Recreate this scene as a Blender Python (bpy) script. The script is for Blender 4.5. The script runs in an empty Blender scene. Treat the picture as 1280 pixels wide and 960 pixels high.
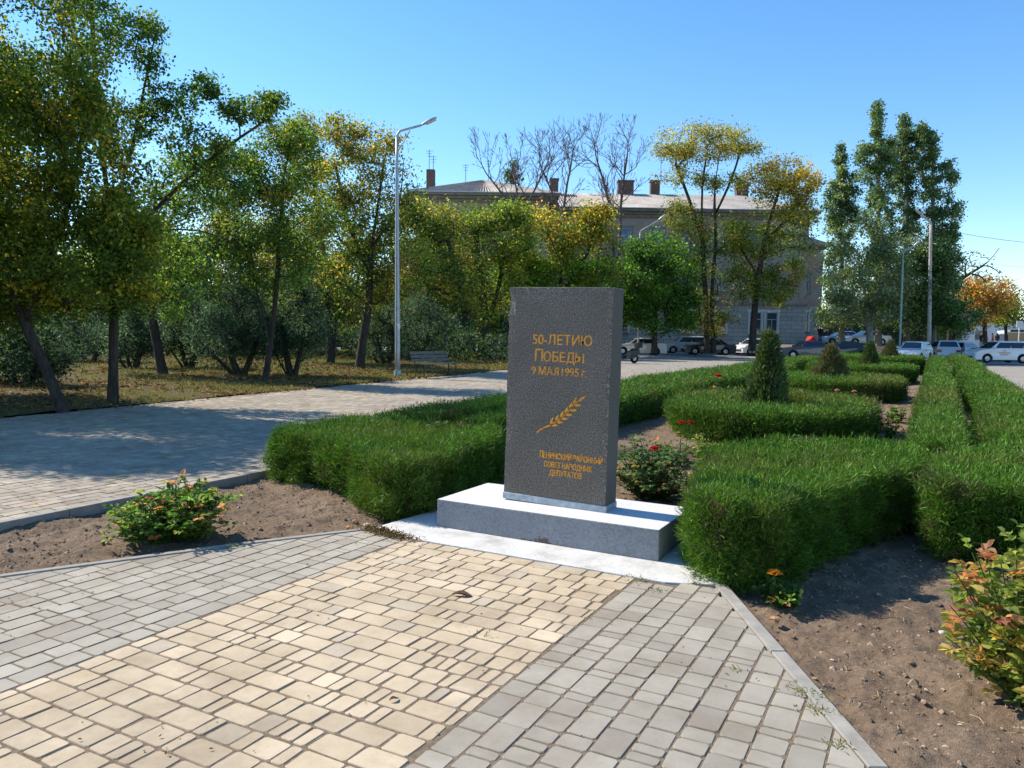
import bpy, bmesh, math, random
import numpy as np
from mathutils import Vector, Matrix

random.seed(7)
RNG = np.random.default_rng(11)
S = bpy.context.scene
COL = S.collection
rad = math.radians

# ------------------------------------------------------------------ camera, sky, sun, exposure
F, PITCH, ROLL, YAW, EYE = 962.0, 3.75, 0.9, 28.5, 1.6
cam_d = bpy.data.cameras.new('camera')
cam = bpy.data.objects.new('camera', cam_d)
COL.objects.link(cam)
cam_d.sensor_width = 36.0
cam_d.lens = F / 1280 * 36.0
cam_d.clip_start, cam_d.clip_end = 0.05, 4000
CM = Matrix.Rotation(rad(YAW), 4, 'Z') @ Matrix.Rotation(rad(90 - PITCH), 4, 'X') @ Matrix.Rotation(rad(ROLL), 4, 'Z')
CM.translation = (0, 0, EYE)
cam.matrix_world = CM
S.camera = cam

SUN_EL = 42.0
sun_dir = Vector((-math.cos(rad(SUN_EL)), 0.012, math.sin(rad(SUN_EL)))).normalized()
W = bpy.data.worlds.new('World')
S.world = W
W.use_nodes = True
nt = W.node_tree
nt.nodes.clear()
sky = nt.nodes.new('ShaderNodeTexSky')
sky.sky_type = 'NISHITA'
sky.sun_disc = False
sky.sun_elevation = rad(SUN_EL)
sky.sun_rotation = rad(270)
sky.air_density, sky.dust_density, sky.ozone_density = 1.0, 0.05, 3.0
hs = nt.nodes.new('ShaderNodeHueSaturation')
hs.inputs['Saturation'].default_value = 1.22
bg = nt.nodes.new('ShaderNodeBackground')
bg.inputs['Strength'].default_value = 0.14
wo = nt.nodes.new('ShaderNodeOutputWorld')
nt.links.new(sky.outputs[0], hs.inputs['Color'])
nt.links.new(hs.outputs[0], bg.inputs['Color'])
nt.links.new(bg.outputs[0], wo.inputs['Surface'])
sl = bpy.data.lights.new('sun', 'SUN')
sl.energy, sl.angle, sl.color = 4.4, rad(0.5), (1.0, 0.93, 0.82)
so = bpy.data.objects.new('sun', sl)
COL.objects.link(so)
so.rotation_euler = sun_dir.to_track_quat('Z', 'Y').to_euler()
so.location = (-20, 0, 30)
vs = S.view_settings
vs.view_transform, vs.look, vs.exposure, vs.gamma, vs.use_curve_mapping = 'Standard', 'None', 0.74, 1.0, False
S.cycles.use_denoising = True
S.cycles.max_bounces = 7
S.cycles.transparent_max_bounces = 8
S.cycles.caustics_reflective = S.cycles.caustics_refractive = False

# ------------------------------------------------------------------ helpers: where things stand
R3 = np.array(CM.to_3x3())
O3 = np.array([0, 0, EYE])
def P(px, py, d):
    """world point seen at photo pixel (px, py), d metres deep"""
    return O3 + R3 @ np.array([(px - 640) / F * d, (480 - py) / F * d, -d])
def G(px, d, z=0.0):
    """world point on height z in photo column px, d metres deep"""
    a, b = P(px, 0, d), P(px, 960, d)
    t = (z - a[2]) / (b[2] - a[2])
    return a + t * (b - a)
cy_, sy_ = math.cos(rad(YAW)), math.sin(rad(YAW))
def CF(X, D, z=0.0):
    """street frame (turned by YAW): X to the right, D away"""
    return np.array([X * cy_ - D * sy_, X * sy_ + D * cy_, z])
def unCF(p):
    return p[0] * cy_ + p[1] * sy_, -p[0] * sy_ + p[1] * cy_

# ------------------------------------------------------------------ helpers: objects
def tag(o, label=None, cat=None, group=None, kind=None):
    if label: o['label'] = label
    if cat: o['category'] = cat
    if group: o['group'] = group
    if kind: o['kind'] = kind
    return o
def empty(name, loc, rz=0.0, label=None, cat=None, group=None):
    o = bpy.data.objects.new(name, None)
    COL.objects.link(o)
    o.location = loc
    o.rotation_euler = (0, 0, rz)
    o.empty_display_size = 0.2
    return tag(o, label, cat, group)
def link(name, me, mats, parent=None, world=True):
    o = bpy.data.objects.new(name, me)
    COL.objects.link(o)
    for m in (mats if isinstance(mats, (list, tuple)) else [mats]):
        me.materials.append(m)
    if parent is not None:
        o.parent = parent
        if world:
            o.matrix_parent_inverse = (Matrix.Translation(parent.location) @ parent.rotation_euler.to_matrix().to_4x4()).inverted() if parent.parent is None else Matrix.Identity(4)
    return o
def mesh_np(name, V, Fc, col=None, mi=None, smooth=False):
    V = np.asarray(V, np.float32).reshape(-1, 3)
    Fc = np.asarray(Fc, np.int32)
    me = bpy.data.meshes.new(name)
    n, (m, k) = len(V), Fc.shape
    me.vertices.add(n)
    me.vertices.foreach_set('co', V.ravel())
    me.loops.add(m * k)
    me.loops.foreach_set('vertex_index', Fc.ravel())
    me.polygons.add(m)
    me.polygons.foreach_set('loop_start', np.arange(0, m * k, k, dtype=np.int32))
    if mi is not None: me.polygons.foreach_set('material_index', np.asarray(mi, np.int32))
    me.polygons.foreach_set('use_smooth', np.full(m, bool(smooth)))
    me.update(calc_edges=True)
    if col is not None:
        c = np.ones((n, 4), np.float32)
        c[:, :3] = col
        a = me.color_attributes.new('Col', 'FLOAT_COLOR', 'POINT')
        a.data.foreach_set('color', c.ravel())
    return me
class MB:
    def __init__(s): s.v, s.f, s.m = [], [], []
    def add(s, V, Fc, m=0):
        b = len(s.v)
        s.v += [tuple(map(float, p)) for p in V]
        for f in Fc:
            s.f.append(tuple(int(i) + b for i in f)); s.m.append(m)
        return s
    def box(s, c, d, rz=0.0, m=0):
        c, d = np.array(c, float), np.array(d, float) / 2
        q = np.array([(x, y, z) for z in (-1, 1) for x, y in ((-1, -1), (1, -1), (1, 1), (-1, 1))]) * d
        if rz:
            a, b = math.cos(rz), math.sin(rz)
            q = np.stack([q[:, 0] * a - q[:, 1] * b, q[:, 0] * b + q[:, 1] * a, q[:, 2]], 1)
        return s.add(q + c, [(3, 2, 1, 0), (4, 5, 6, 7), (0, 1, 5, 4), (1, 2, 6, 5), (2, 3, 7, 6), (3, 0, 4, 7)], m)
    def tube(s, pts, rr, k=8, m=0, cap=True):
        pts = np.asarray(pts, float)
        n = len(pts)
        rr = np.broadcast_to(np.asarray(rr, float), (n,))
        V = ring_tube(pts, rr, k)
        Fc = [(i * k + j, i * k + (j + 1) % k, (i + 1) * k + (j + 1) % k, (i + 1) * k + j) for i in range(n - 1) for j in range(k)]
        if cap: Fc += [tuple(range(k))[::-1], tuple(range((n - 1) * k, n * k))]
        return s.add(V, Fc, m)
    def prism(s, poly, ax, lo, hi, m=0):
        """poly in the two other axes, extruded along axis ax"""
        o = [i for i in range(3) if i != ax]
        def put(p, t):
            q = [0, 0, 0]; q[o[0]], q[o[1]], q[ax] = p[0], p[1], t
            return q
        n = len(poly)
        V = [put(p, lo) for p in poly] + [put(p, hi) for p in poly]
        return s.add(V, [tuple(range(n))[::-1], tuple(range(n, 2 * n))] + [(i, (i + 1) % n, n + (i + 1) % n, n + i) for i in range(n)], m)
    def lathe(s, prof, c, ax=1, k=20, m=0):
        """prof: (radius, offset along axis ax)"""
        V = []
        o = [i for i in range(3) if i != ax]
        for r, t in prof:
            for j in range(k):
                q = [0, 0, 0]; q[o[0]] = r * math.cos(2 * math.pi * j / k); q[o[1]] = r * math.sin(2 * math.pi * j / k); q[ax] = t
                V.append(np.array(q) + c)
        n = len(prof)
        return s.add(V, [(i * k + j, i * k + (j + 1) % k, (i + 1) * k + (j + 1) % k, (i + 1) * k + j) for i in range(n - 1) for j in range(k)], m)
    def build(s, name, mats, parent=None, smooth=False, bevel=0.0, world=False):
        me = bpy.data.meshes.new(name)
        me.from_pydata(s.v, [], s.f)
        bm = bmesh.new(); bm.from_mesh(me)
        if bevel:
            bmesh.ops.remove_doubles(bm, verts=bm.verts, dist=1e-5)
            bmesh.ops.bevel(bm, geom=[e for e in bm.edges if e.is_manifold and e.calc_face_angle(0) > 0.5], offset=bevel, segments=2, affect='EDGES', profile=0.6)
        bmesh.ops.recalc_face_normals(bm, faces=bm.faces)
        bm.to_mesh(me); bm.free()
        if not bevel and any(s.m):
            me.polygons.foreach_set('material_index', s.m)
        if smooth:
            me.polygons.foreach_set('use_smooth', np.ones(len(me.polygons), bool))
        return link(name, me, mats, parent, world)
def ring_tube(pts, rr, k):
    n = len(pts)
    T = np.gradient(pts, axis=0)
    T /= np.linalg.norm(T, axis=1, keepdims=True) + 1e-9
    up = np.array([0.0, 0, 1]) if abs(T[:, 2]).mean() < 0.8 else np.array([1.0, 0, 0])
    A = np.cross(T, up); A /= np.linalg.norm(A, axis=1, keepdims=True) + 1e-9
    B = np.cross(T, A)
    th = np.arange(k) * 2 * np.pi / k
    return (pts[:, None] + rr[:, None, None] * (np.cos(th)[None, :, None] * A[:, None] + np.sin(th)[None, :, None] * B[:, None])).reshape(-1, 3)
def tube_q(pts, rr, k=5):
    pts = np.asarray(pts, float); n = len(pts)
    V = ring_tube(pts, np.broadcast_to(np.asarray(rr, float), (n,)), k)
    return V, np.array([(i * k + j, i * k + (j + 1) % k, (i + 1) * k + (j + 1) % k, (i + 1) * k + j) for i in range(n - 1) for j in range(k)])
def with_stems(name, V, Fc, cc, stems, mats, parent):
    """leaf quads plus thin stems as a second material"""
    Vs, Fs, off = [V], [Fc], len(V)
    for a, f in stems:
        Vs.append(a); Fs.append(f + off); off += len(a)
    ns = off - len(V); nf = sum(len(f) for f in Fs) - len(Fc)
    me = mesh_np(name, np.concatenate(Vs), np.concatenate(Fs), np.concatenate([cc, np.full((ns, 3), .08)]), np.r_[np.zeros(len(Fc), int), np.ones(nf, int)])
    return link(name, me, mats, parent, False)
def unit(n):
    d = RNG.normal(size=(n, 3))
    return d / np.linalg.norm(d, axis=1, keepdims=True)
def vnoise(x, y, seed=0):
    """smooth value noise on arrays, about -1..1"""
    def h(i, j):
        a = np.sin(i * 127.1 + j * 311.7 + seed * 74.7) * 43758.5453
        return (a - np.floor(a)) * 2 - 1
    xi, yi = np.floor(x), np.floor(y)
    fx, fy = x - xi, y - yi
    fx, fy = fx * fx * (3 - 2 * fx), fy * fy * (3 - 2 * fy)
    return (h(xi, yi) * (1 - fx) + h(xi + 1, yi) * fx) * (1 - fy) + (h(xi, yi + 1) * (1 - fx) + h(xi + 1, yi + 1) * fx) * fy
def inside(poly, X, Y):
    poly = np.asarray(poly, float)
    r = np.zeros(len(X), bool)
    for (x1, y1), (x2, y2) in zip(poly, np.roll(poly, -1, 0)):
        c = ((y1 > Y) != (y2 > Y))
        with np.errstate(divide='ignore', invalid='ignore'):
            r ^= c & (X < (x2 - x1) * (Y - y1) / (y2 - y1 + 1e-12) + x1)
    return r

# ------------------------------------------------------------------ materials
class NB:
    def __init__(s, name):
        s.mat = bpy.data.materials.new(name); s.mat.use_nodes = True
        s.t = s.mat.node_tree; s.t.nodes.clear()
        s.out = s.n('ShaderNodeOutputMaterial')
    def n(s, typ, **kw):
        x = s.t.nodes.new(typ)
        for k, v in kw.items():
            if k.startswith('i_'):
                key = k[2:].replace('_', ' ')
                x.inputs[int(key) if key.isdigit() else key].default_value = v
            else: setattr(x, k, v)
        return x
    def l(s, a, b): s.t.links.new(a, b)
    def coord(s, obj=True): return s.n('ShaderNodeTexCoord').outputs['Object' if obj else 'Generated']
    def noise(s, scale, detail=4, rough=0.55, vec=None):
        x = s.n('ShaderNodeTexNoise', i_Scale=scale, i_Detail=detail, i_Roughness=rough)
        s.l(vec if vec is not None else s.coord(), x.inputs['Vector'])
        return x.outputs['Fac']
    def ramp(s, fac, stops):
        x = s.n('ShaderNodeValToRGB')
        e = x.color_ramp.elements
        while len(e) < len(stops): e.new(0.5)
        for q, (p, c) in zip(e, stops):
            q.position = p; q.color = (*c, 1) if len(c) == 3 else c
        s.l(fac, x.inputs[0])
        return x.outputs[0]
    def mix(s, f, a, b, mode='MIX'):
        x = s.n('ShaderNodeMix', data_type='RGBA', blend_type=mode)
        for v, i in ((f, 0), (a, 6), (b, 7)):
            if hasattr(v, 'links'): s.l(v, x.inputs[i])
            else: x.inputs[i].default_value = (*v, 1) if isinstance(v, tuple) and len(v) == 3 else v
        return x.outputs[2]
    def bump(s, h, strength=0.3, dist=0.01):
        x = s.n('ShaderNodeBump', i_Strength=strength, i_Distance=dist)
        s.l(h, x.inputs['Height'])
        return x.outputs[0]
    def pbr(s, col, rough=0.8, spec=0.3, metal=0.0, normal=None):
        x = s.n('ShaderNodeBsdfPrincipled')
        for v, k in ((col, 'Base Color'), (rough, 'Roughness'), (spec, 'Specular IOR Level'), (metal, 'Metallic')):
            if hasattr(v, 'links'): s.l(v, x.inputs[k])
            else: x.inputs[k].default_value = (*v, 1) if isinstance(v, tuple) else v
        if normal is not None: s.l(normal, x.inputs['Normal'])
        s.l(x.outputs[0], s.out.inputs[0])
        return s.mat
def plain(name, c, rough=0.6, spec=0.4, metal=0.0, var=0.12, scale=6.0):
    b = NB(name)
    n = b.noise(scale)
    lo, hi = tuple(x * (1 - var) for x in c), tuple(min(1, x * (1 + var)) for x in c)
    return b.pbr(b.ramp(n, [(0.3, lo), (0.7, hi)]), rough, spec, metal)
def leafmat(name, trans=0.42, rough=0.45, spec=0.25, boost=1.5):
    b = NB(name)
    a = b.n('ShaderNodeAttribute', attribute_name='Col').outputs['Color']
    p = b.n('ShaderNodeBsdfPrincipled', i_Roughness=rough)
    p.inputs['Specular IOR Level'].default_value = spec
    b.l(a, p.inputs['Base Color'])
    t = b.n('ShaderNodeBsdfTranslucent')
    g = b.mix(1.0, a, (boost, boost * 1.05, boost * 0.6), 'MULTIPLY')
    b.l(g, t.inputs['Color'])
    m = b.n('ShaderNodeMixShader', i_Fac=trans)
    b.l(p.outputs[0], m.inputs[1]); b.l(t.outputs[0], m.inputs[2])
    b.l(m.outputs[0], b.out.inputs[0])
    return b.mat
def colmat(name, rough=0.85, spec=0.2, bump=0.0, bscale=200.0, speck=0.15, sscale=300):
    """colour of each piece comes with the piece; fine grain on top"""
    b = NB(name)
    a = b.n('ShaderNodeAttribute', attribute_name='Col').outputs['Color']
    n = b.noise(sscale, 3, 0.7)
    g = b.ramp(n, [(0.25, (1 - speck,) * 3), (0.75, (1 + speck,) * 3)])
    n2 = b.noise(2.3, 6, 0.7)
    g2 = b.ramp(n2, [(0.3, (0.80, 0.77, 0.73)), (0.6, (1.05, 1.05, 1.05))])
    c = b.mix(1.0, b.mix(1.0, a, g, 'MULTIPLY'), g2, 'MULTIPLY')
    n4 = b.noise(0.9, 6, 0.75)                       # trodden-in earth in patches
    c = b.mix(b.ramp(n4, [(0.50, (0, 0, 0)), (0.74, (0.6, 0.6, 0.6))]), c, (0.22, 0.165, 0.115))
    n5 = b.noise(38, 3, 0.8)
    c = b.mix(b.ramp(n5, [(0.66, (0, 0, 0)), (0.74, (0.5, 0.5, 0.5))]), c, (0.17, 0.13, 0.095))
    nm = b.bump(b.noise(bscale, 4, 0.7), bump, 0.002) if bump else None
    return b.pbr(c, rough, spec, 0, nm)
LEAF = leafmat('leaf', .48, .5, .2, 1.9)
NEEDLE = leafmat('needle', 0.22, 0.5, 0.2, 1.3)
PETAL = leafmat('petal', 0.3, 0.5, 0.2, 1.2)
PAVER = colmat('paver_concrete', 0.85, 0.2, 0.5, 260, 0.16, 340)
LITTER = leafmat('dry_leaf', 0.15, 0.7, 0.1, 1.0)
def barkmat(name, a, c):
    b = NB(name)
    co = b.coord()
    mp = b.n('ShaderNodeMapping'); mp.inputs['Scale'].default_value = (9, 9, 2)
    b.l(co, mp.inputs[0])
    n = b.noise(1.6, 6, 0.7, mp.outputs[0])
    return b.pbr(b.ramp(n, [(0.3, a), (0.7, c)]), 0.9, 0.15, 0, b.bump(n, 0.7, 0.03))
BARK = barkmat('bark_dark', (0.022, 0.018, 0.015), (0.085, 0.07, 0.058))
BARK_PALE = barkmat('bark_pale', (0.10, 0.09, 0.075), (0.32, 0.30, 0.26))
BARK_BARE = barkmat('bark_bare', (0.10, 0.07, 0.07), (0.2, 0.145, 0.14))
TWIG = plain('twig_brown', (0.06, 0.042, 0.026), 0.9, 0.1, 0, 0.3, 20)
GREENSTEM = plain('rose_stem', (0.08, 0.085, 0.03), 0.7, 0.2, 0, 0.3, 30)
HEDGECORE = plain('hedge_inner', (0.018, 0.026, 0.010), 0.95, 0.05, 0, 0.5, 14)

# ------------------------------------------------------------------ the setting: ground sheets
def sheet(name, poly, z, m, res=None, dz=None, kind='structure'):
    if res is None:
        o = link(name, mesh_np(name, [(x, y, z) for x, y in poly], [list(range(len(poly)))]), m)
    return tag(o, kind=kind)
b = NB('asphalt_pale')
n1, n2 = b.noise(0.35, 6, 0.6), b.noise(60, 3, 0.7)
c = b.mix(0.35, b.ramp(n1, [(0.3, (0.20, 0.19, 0.175)), (0.7, (0.32, 0.30, 0.275))]), b.ramp(n2, [(0.3, (0.14, 0.135, 0.13)), (0.7, (0.36, 0.35, 0.33))]))
ASPHALT = b.pbr(c, 0.9, 0.2, 0, b.bump(n2, 0.3, 0.01))
sheet('ground', [CF(-900, -300)[:2], CF(900, -300)[:2], CF(900, 1500)[:2], CF(-900, 1500)[:2]], -0.12, ASPHALT)

b = NB('pavement_far')
br = b.n('ShaderNodeTexBrick', offset=0.5)
for k, v in dict(Scale=1.0).items(): br.inputs[k].default_value = v
br.inputs['Brick Width'].default_value = 0.2; br.inputs['Row Height'].default_value = 0.14
br.inputs['Mortar Size'].default_value = 0.008
br.inputs['Color1'].default_value = (0.36, 0.32, 0.265, 1); br.inputs['Color2'].default_value = (0.31, 0.275, 0.23, 1); br.inputs['Mortar'].default_value = (0.13, 0.11, 0.09, 1)
mp = b.n('ShaderNodeMapping'); mp.inputs['Rotation'].default_value = (0, 0, rad(90))
b.l(b.coord(), mp.inputs[0]); b.l(mp.outputs[0], br.inputs['Vector'])
c = b.mix(1.0, br.outputs['Color'], b.ramp(b.noise(0.8, 6, 0.6), [(0.3, (0.85, 0.84, 0.82)), (0.7, (1.08, 1.07, 1.05))]), 'MULTIPLY')
PAVEFAR = b.pbr(c, 0.85, 0.2)
b = NB('joint_sand')
SAND = b.pbr(b.ramp(b.noise(40, 5, 0.7), [(0.3, (0.10, 0.072, 0.048)), (0.7, (0.25, 0.19, 0.13))]), 0.95, 0.1)

PATH_R = -6.62                                    # path edge along the flower bed
def lawn_edge(v): return -13.35 - 0.105 * v       # path edge along the lawn
V1 = 34.0
sheet('path_bedding', [(lawn_edge(-4), -4), (PATH_R, -4), (PATH_R, V1), (lawn_edge(V1), V1)], -0.0042, SAND)
sheet('path', [(lawn_edge(V1), V1), (PATH_R, V1), (PATH_R, 57), (-6.0, 60), (-22, 60), (-19.5, 57), (lawn_edge(46), 46)], -0.004, PAVEFAR)
sheet('pavement', [(1.86, -6), (11.5, -6), (11.5, 58), (1.86, 58)], -0.004, PAVEFAR)

# soil in the flower bed
b = NB('soil')
n1, n2, n3 = b.noise(1.1, 5, 0.6), b.noise(34, 6, 0.75), b.noise(160, 3, 0.7)
c1 = b.ramp(n1, [(0.3, (0.195, 0.137, 0.092)), (0.7, (0.295, 0.215, 0.148))])
c2 = b.ramp(n2, [(0.28, (0.55, 0.53, 0.5)), (0.5, (1.0, 1.0, 1.0)), (0.75, (1.4, 1.36, 1.28))])
c = b.mix(1.0, c1, c2, 'MULTIPLY')
h = b.n('ShaderNodeMath', operation='ADD'); b.l(n2, h.inputs[0]); b.l(n3, h.inputs[1])
SOIL = b.pbr(c, 0.95, 0.08, 0, b.bump(h.outputs[0], 0.8, 0.02))
def soil_z(x, y, fine=True):
    z = -0.07 + 0.022 * vnoise(x * 1.3, y * 1.3, 3) + 0.022 * vnoise(x * 4.1, y * 4.1, 4)
    if fine: z = z + 0.020 * vnoise(x * 10, y * 10, 5) + 0.014 * np.abs(vnoise(x * 24, y * 24, 6)) + 0.007 * vnoise(x * 55, y * 55, 8)
    return z
def soil_patch(x0, x1, y0, y1, step, name):
    xs, ys = np.arange(x0, x1 + step / 2, step), np.arange(y0, y1 + step / 2, step)
    xs[-1], ys[-1] = x1, y1
    X, Y = np.meshgrid(xs, ys)
    Z = np.minimum(soil_z(X, Y, step < 0.06), -0.022)
    nx, ny = len(xs), len(ys)
    i = (np.arange(ny - 1)[:, None] * nx + np.arange(nx - 1)[None]).ravel()
    me = mesh_np(name, np.stack([X, Y, Z], -1).reshape(-1, 3), np.stack([i, i + 1, i + 1 + nx, i + nx], 1), smooth=True)
    return tag(link(name, me, SOIL), kind='structure')
soil_patch(PATH_R, 1.78, -0.5, 9.0, 0.018, 'flower_bed_soil')
soil_patch(PATH_R, 1.78, 9.0, 56.0, 0.14, 'flower_bed_soil')

# ------------------------------------------------------------------ kerbs
CONC = NB('kerb_concrete')
n = CONC.noise(9, 5, 0.65)
KERB = CONC.pbr(CONC.ramp(n, [(0.3, (0.25, 0.23, 0.195)), (0.7, (0.36, 0.335, 0.29))]), 0.9, 0.15, 0, CONC.bump(CONC.noise(120, 3), 0.3, 0.003))
def kerb(name, line, w, z0, z1, off=0.0):
    m = MB()
    for (a, c) in zip(line[:-1], line[1:]):
        a, c = np.array(a, float), np.array(c, float)
        L = np.linalg.norm(c - a); k = max(1, round(L / 1.0)); t = (c - a) / L
        for i in range(k):
            p, q = a + (c - a) * i / k, a + (c - a) * (i + 1) / k
            mid = (p + q) / 2 + off * np.array([t[1], -t[0]])
            m.box((mid[0], mid[1], (z0 + z1) / 2 + random.uniform(-.002, .002)), (L / k - 0.006, w, z1 - z0), math.atan2(t[1], t[0]))
    return tag(m.build(name, KERB, bevel=0.006), kind='structure')
LK = [(-7.2, -0.9), (-5.95, 1.25), (-5.17, 2.69), (-4.47, 4.01), (-3.93, 4.90)]
RK = [(2.1, -0.75), (1.25, 0.75), (-0.1, 3.11), (-1.13, 4.95)]
kerb('plaza_kerb', LK, 0.055, -0.2, 0.006)
kerb('plaza_kerb', RK, 0.075, -0.2, 0.006)
kerb('path_kerb', [(PATH_R + 0.03, -3), (PATH_R + 0.03, 56)], 0.07, -0.25, 0.008)
kerb('pavement_kerb', [(1.82, -3), (1.82, 56)], 0.08, -0.25, 0.02)

# ------------------------------------------------------------------ pavers, each one its own bevelled block
PLAZA = [(-7.17, -0.9), (-5.92, 1.25), (-5.14, 2.69), (-4.44, 4.01), (-3.9, 4.86), (-3.7, 4.79), (-1.4, 4.79), (-1.17, 4.88), (-0.14, 3.11), (1.2, 0.75), (2.05, -0.75), (2.4, -2.0), (-7.6, -2.0)]
sheet('plaza_bedding', PLAZA, -0.0036, SAND)
def pavers(name, along, lo, hi, r0, r1, pitch, lengths, probs, palette, jit, clip=None, start=0.0, gap=0.008, skip=None):
    """rows of blocks: along 'u' or 'v'; rows step across from r0 to r1"""
    A0, A1, B0, B1 = [], [], [], []
    nrow = int(round((r1 - r0) / pitch))
    pitch = (r1 - r0) / nrow
    for i in range(nrow):
        a = lo - RNG.random() * 0.2
        r = r0 + i * pitch
        while a < hi:
            L = RNG.choice(lengths, p=probs)
            A0.append(max(a, lo)); A1.append(min(a + L, hi)); B0.append(r); B1.append(r + pitch)
            a += L
    A0, A1, B0, B1 = map(np.array, (A0, A1, B0, B1))
    ok = A1 - A0 > 0.035
    A0, A1, B0, B1 = A0[ok], A1[ok], B0[ok], B1[ok]
    if clip is not None:
        am, bm = (A0 + A1) / 2, (B0 + B1) / 2
        U, Vv = (am, bm) if along == 'u' else (bm, am)
        ok = clip(U, Vv)
        if clip is inpl:
            rx = np.stack([A0, A1, B0, B1], 1) if along == 'u' else np.stack([B0, B1, A0, A1], 1)
            st_ = np.zeros(len(rx), int)
            for q_, (x0, x1, y0, y1) in enumerate(rx):
                dm = [min(np.dot(np.array(c_q) - p_, n_) for p_, n_ in cut_lines((y0 + y1) / 2)) for c_q in ((x0, y0), (x1, y0), (x1, y1), (x0, y1))]
                st_[q_] = 2 if min(dm) >= 0 else (1 if max(dm) > 0 else 0)
            top_ = rx[:, 3] > 4.80
            part = (st_ == 1) & ~top_
            st_[top_ & (st_ == 1) & ok] = 2
            ok = (st_ == 2) & ~(top_ & ~ok)
            CUTS.append(rx[part] + np.array([gap / 2, -gap / 2, gap / 2, -gap / 2]))
        A0, A1, B0, B1 = A0[ok], A1[ok], B0[ok], B1[ok]
    n = len(A0)
    g = gap / 2
    A = np.stack([A0 + g, A1 - g, A1 - g, A0 + g], 1) + RNG.normal(0, 0.0022, (n, 4))
    B = np.stack([B0 + g, B0 + g, B1 - g, B1 - g], 1) + RNG.normal(0, 0.0016, (n, 4))
    X, Y = (A, B) if along == 'u' else (B, A)
    cx, cy = X.mean(1, keepdims=True), Y.mean(1, keepdims=True)
    tilt = RNG.normal(0, 0.005, (n, 2))
    zz = RNG.normal(0, 0.0011, (n, 1))
    def octo(X, Y, ch):
        """four corners -> eight, corners cut by ch"""
        Q = np.stack([X, Y], -1); o = []
        for j in range(4):
            p, a_, b_ = Q[:, j], Q[:, j - 1], Q[:, (j + 1) % 4]
            da, db = a_ - p, b_ - p
            da /= np.linalg.norm(da, axis=1, keepdims=True) + 1e-9; db /= np.linalg.norm(db, axis=1, keepdims=True) + 1e-9
            o += [p + da * ch, p + db * ch]
        o = np.stack(o, 1)
        return o[..., 0], o[..., 1]
    ins = 0.0035
    Xi = X - np.sign(X - cx) * ins; Yi = Y - np.sign(Y - cy) * ins
    Xo, Yo = octo(X, Y, 0.010); Xt, Yt = octo(Xi, Yi, 0.010)
    zf = lambda X_, Y_: zz + tilt[:, :1] * (X_ - cx) + tilt[:, 1:] * (Y_ - cy)
    bot = np.stack([Xo, Yo, np.full_like(Xo, -0.03)], -1)
    mid = np.stack([Xo, Yo, zf(Xo, Yo) - 0.0035], -1)
    top = np.stack([Xt, Yt, zf(Xt, Yt)], -1)
    V = np.concatenate([bot, mid, top], 1).reshape(-1, 3)
    f = [[16, 17, 18, 19], [16, 19, 20, 23], [20, 21, 22, 23]]
    for j in range(8):
        k = (j + 1) % 8
        f += [[j, k, 8 + k, 8 + j], [8 + j, 8 + k, 16 + k, 16 + j]]
    f = np.array(f)
    if along == 'v': f = f[:, ::-1]
    Fc = (np.arange(n)[:, None, None] * 24 + f[None]).reshape(-1, 4)
    pal = np.array([q[0] for q in palette]); w = np.array([q[1] for q in palette], float)
    ci = RNG.choice(len(pal), n, p=w / w.sum())
    c = pal[ci] * (1 + RNG.normal(0, jit, (n, 1)))
    pn = 1 + 0.08 * vnoise(cx[:, 0] * 1.1, cy[:, 0] * 1.1, 9)
    c = np.clip(c * pn[:, None], 0.02, 0.95)
    cc = np.repeat(c, 24, 0)
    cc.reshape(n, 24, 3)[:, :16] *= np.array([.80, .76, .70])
    return mesh_np(name, V, Fc, cc)
YEL = [((0.50, 0.40, 0.27), 5), ((0.475, 0.38, 0.26), 4), ((0.54, 0.435, 0.30), 3), ((0.45, 0.375, 0.275), 1)]
GRY = [((0.345, 0.31, 0.25), 5), ((0.37, 0.335, 0.27), 4), ((0.325, 0.29, 0.235), 3), ((0.305, 0.27, 0.22), 1.5)]
inpl = lambda U, Vv: inside(PLAZA, U, Vv)
CUTS = []
def cut_lines(v):
    """inward half planes (point, inward normal) of the kerbs at height v"""
    out = []
    for ln, sg in ((LK, 1), (RK, -1)):
        for a, c in zip(ln[:-1], ln[1:]):
            lo_, hi_ = sorted((a[1], c[1]))
            if lo_ <= v <= hi_ or (v < -0.8 and lo_ < -0.7):
                t = np.array(c, float) - a; t /= np.linalg.norm(t)
                nrm = np.array([t[1], -t[0]])
                if nrm[0] * sg < 0: nrm = -nrm
                out.append((np.array(a, float) + nrm * .045, nrm)); break
    return out
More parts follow.
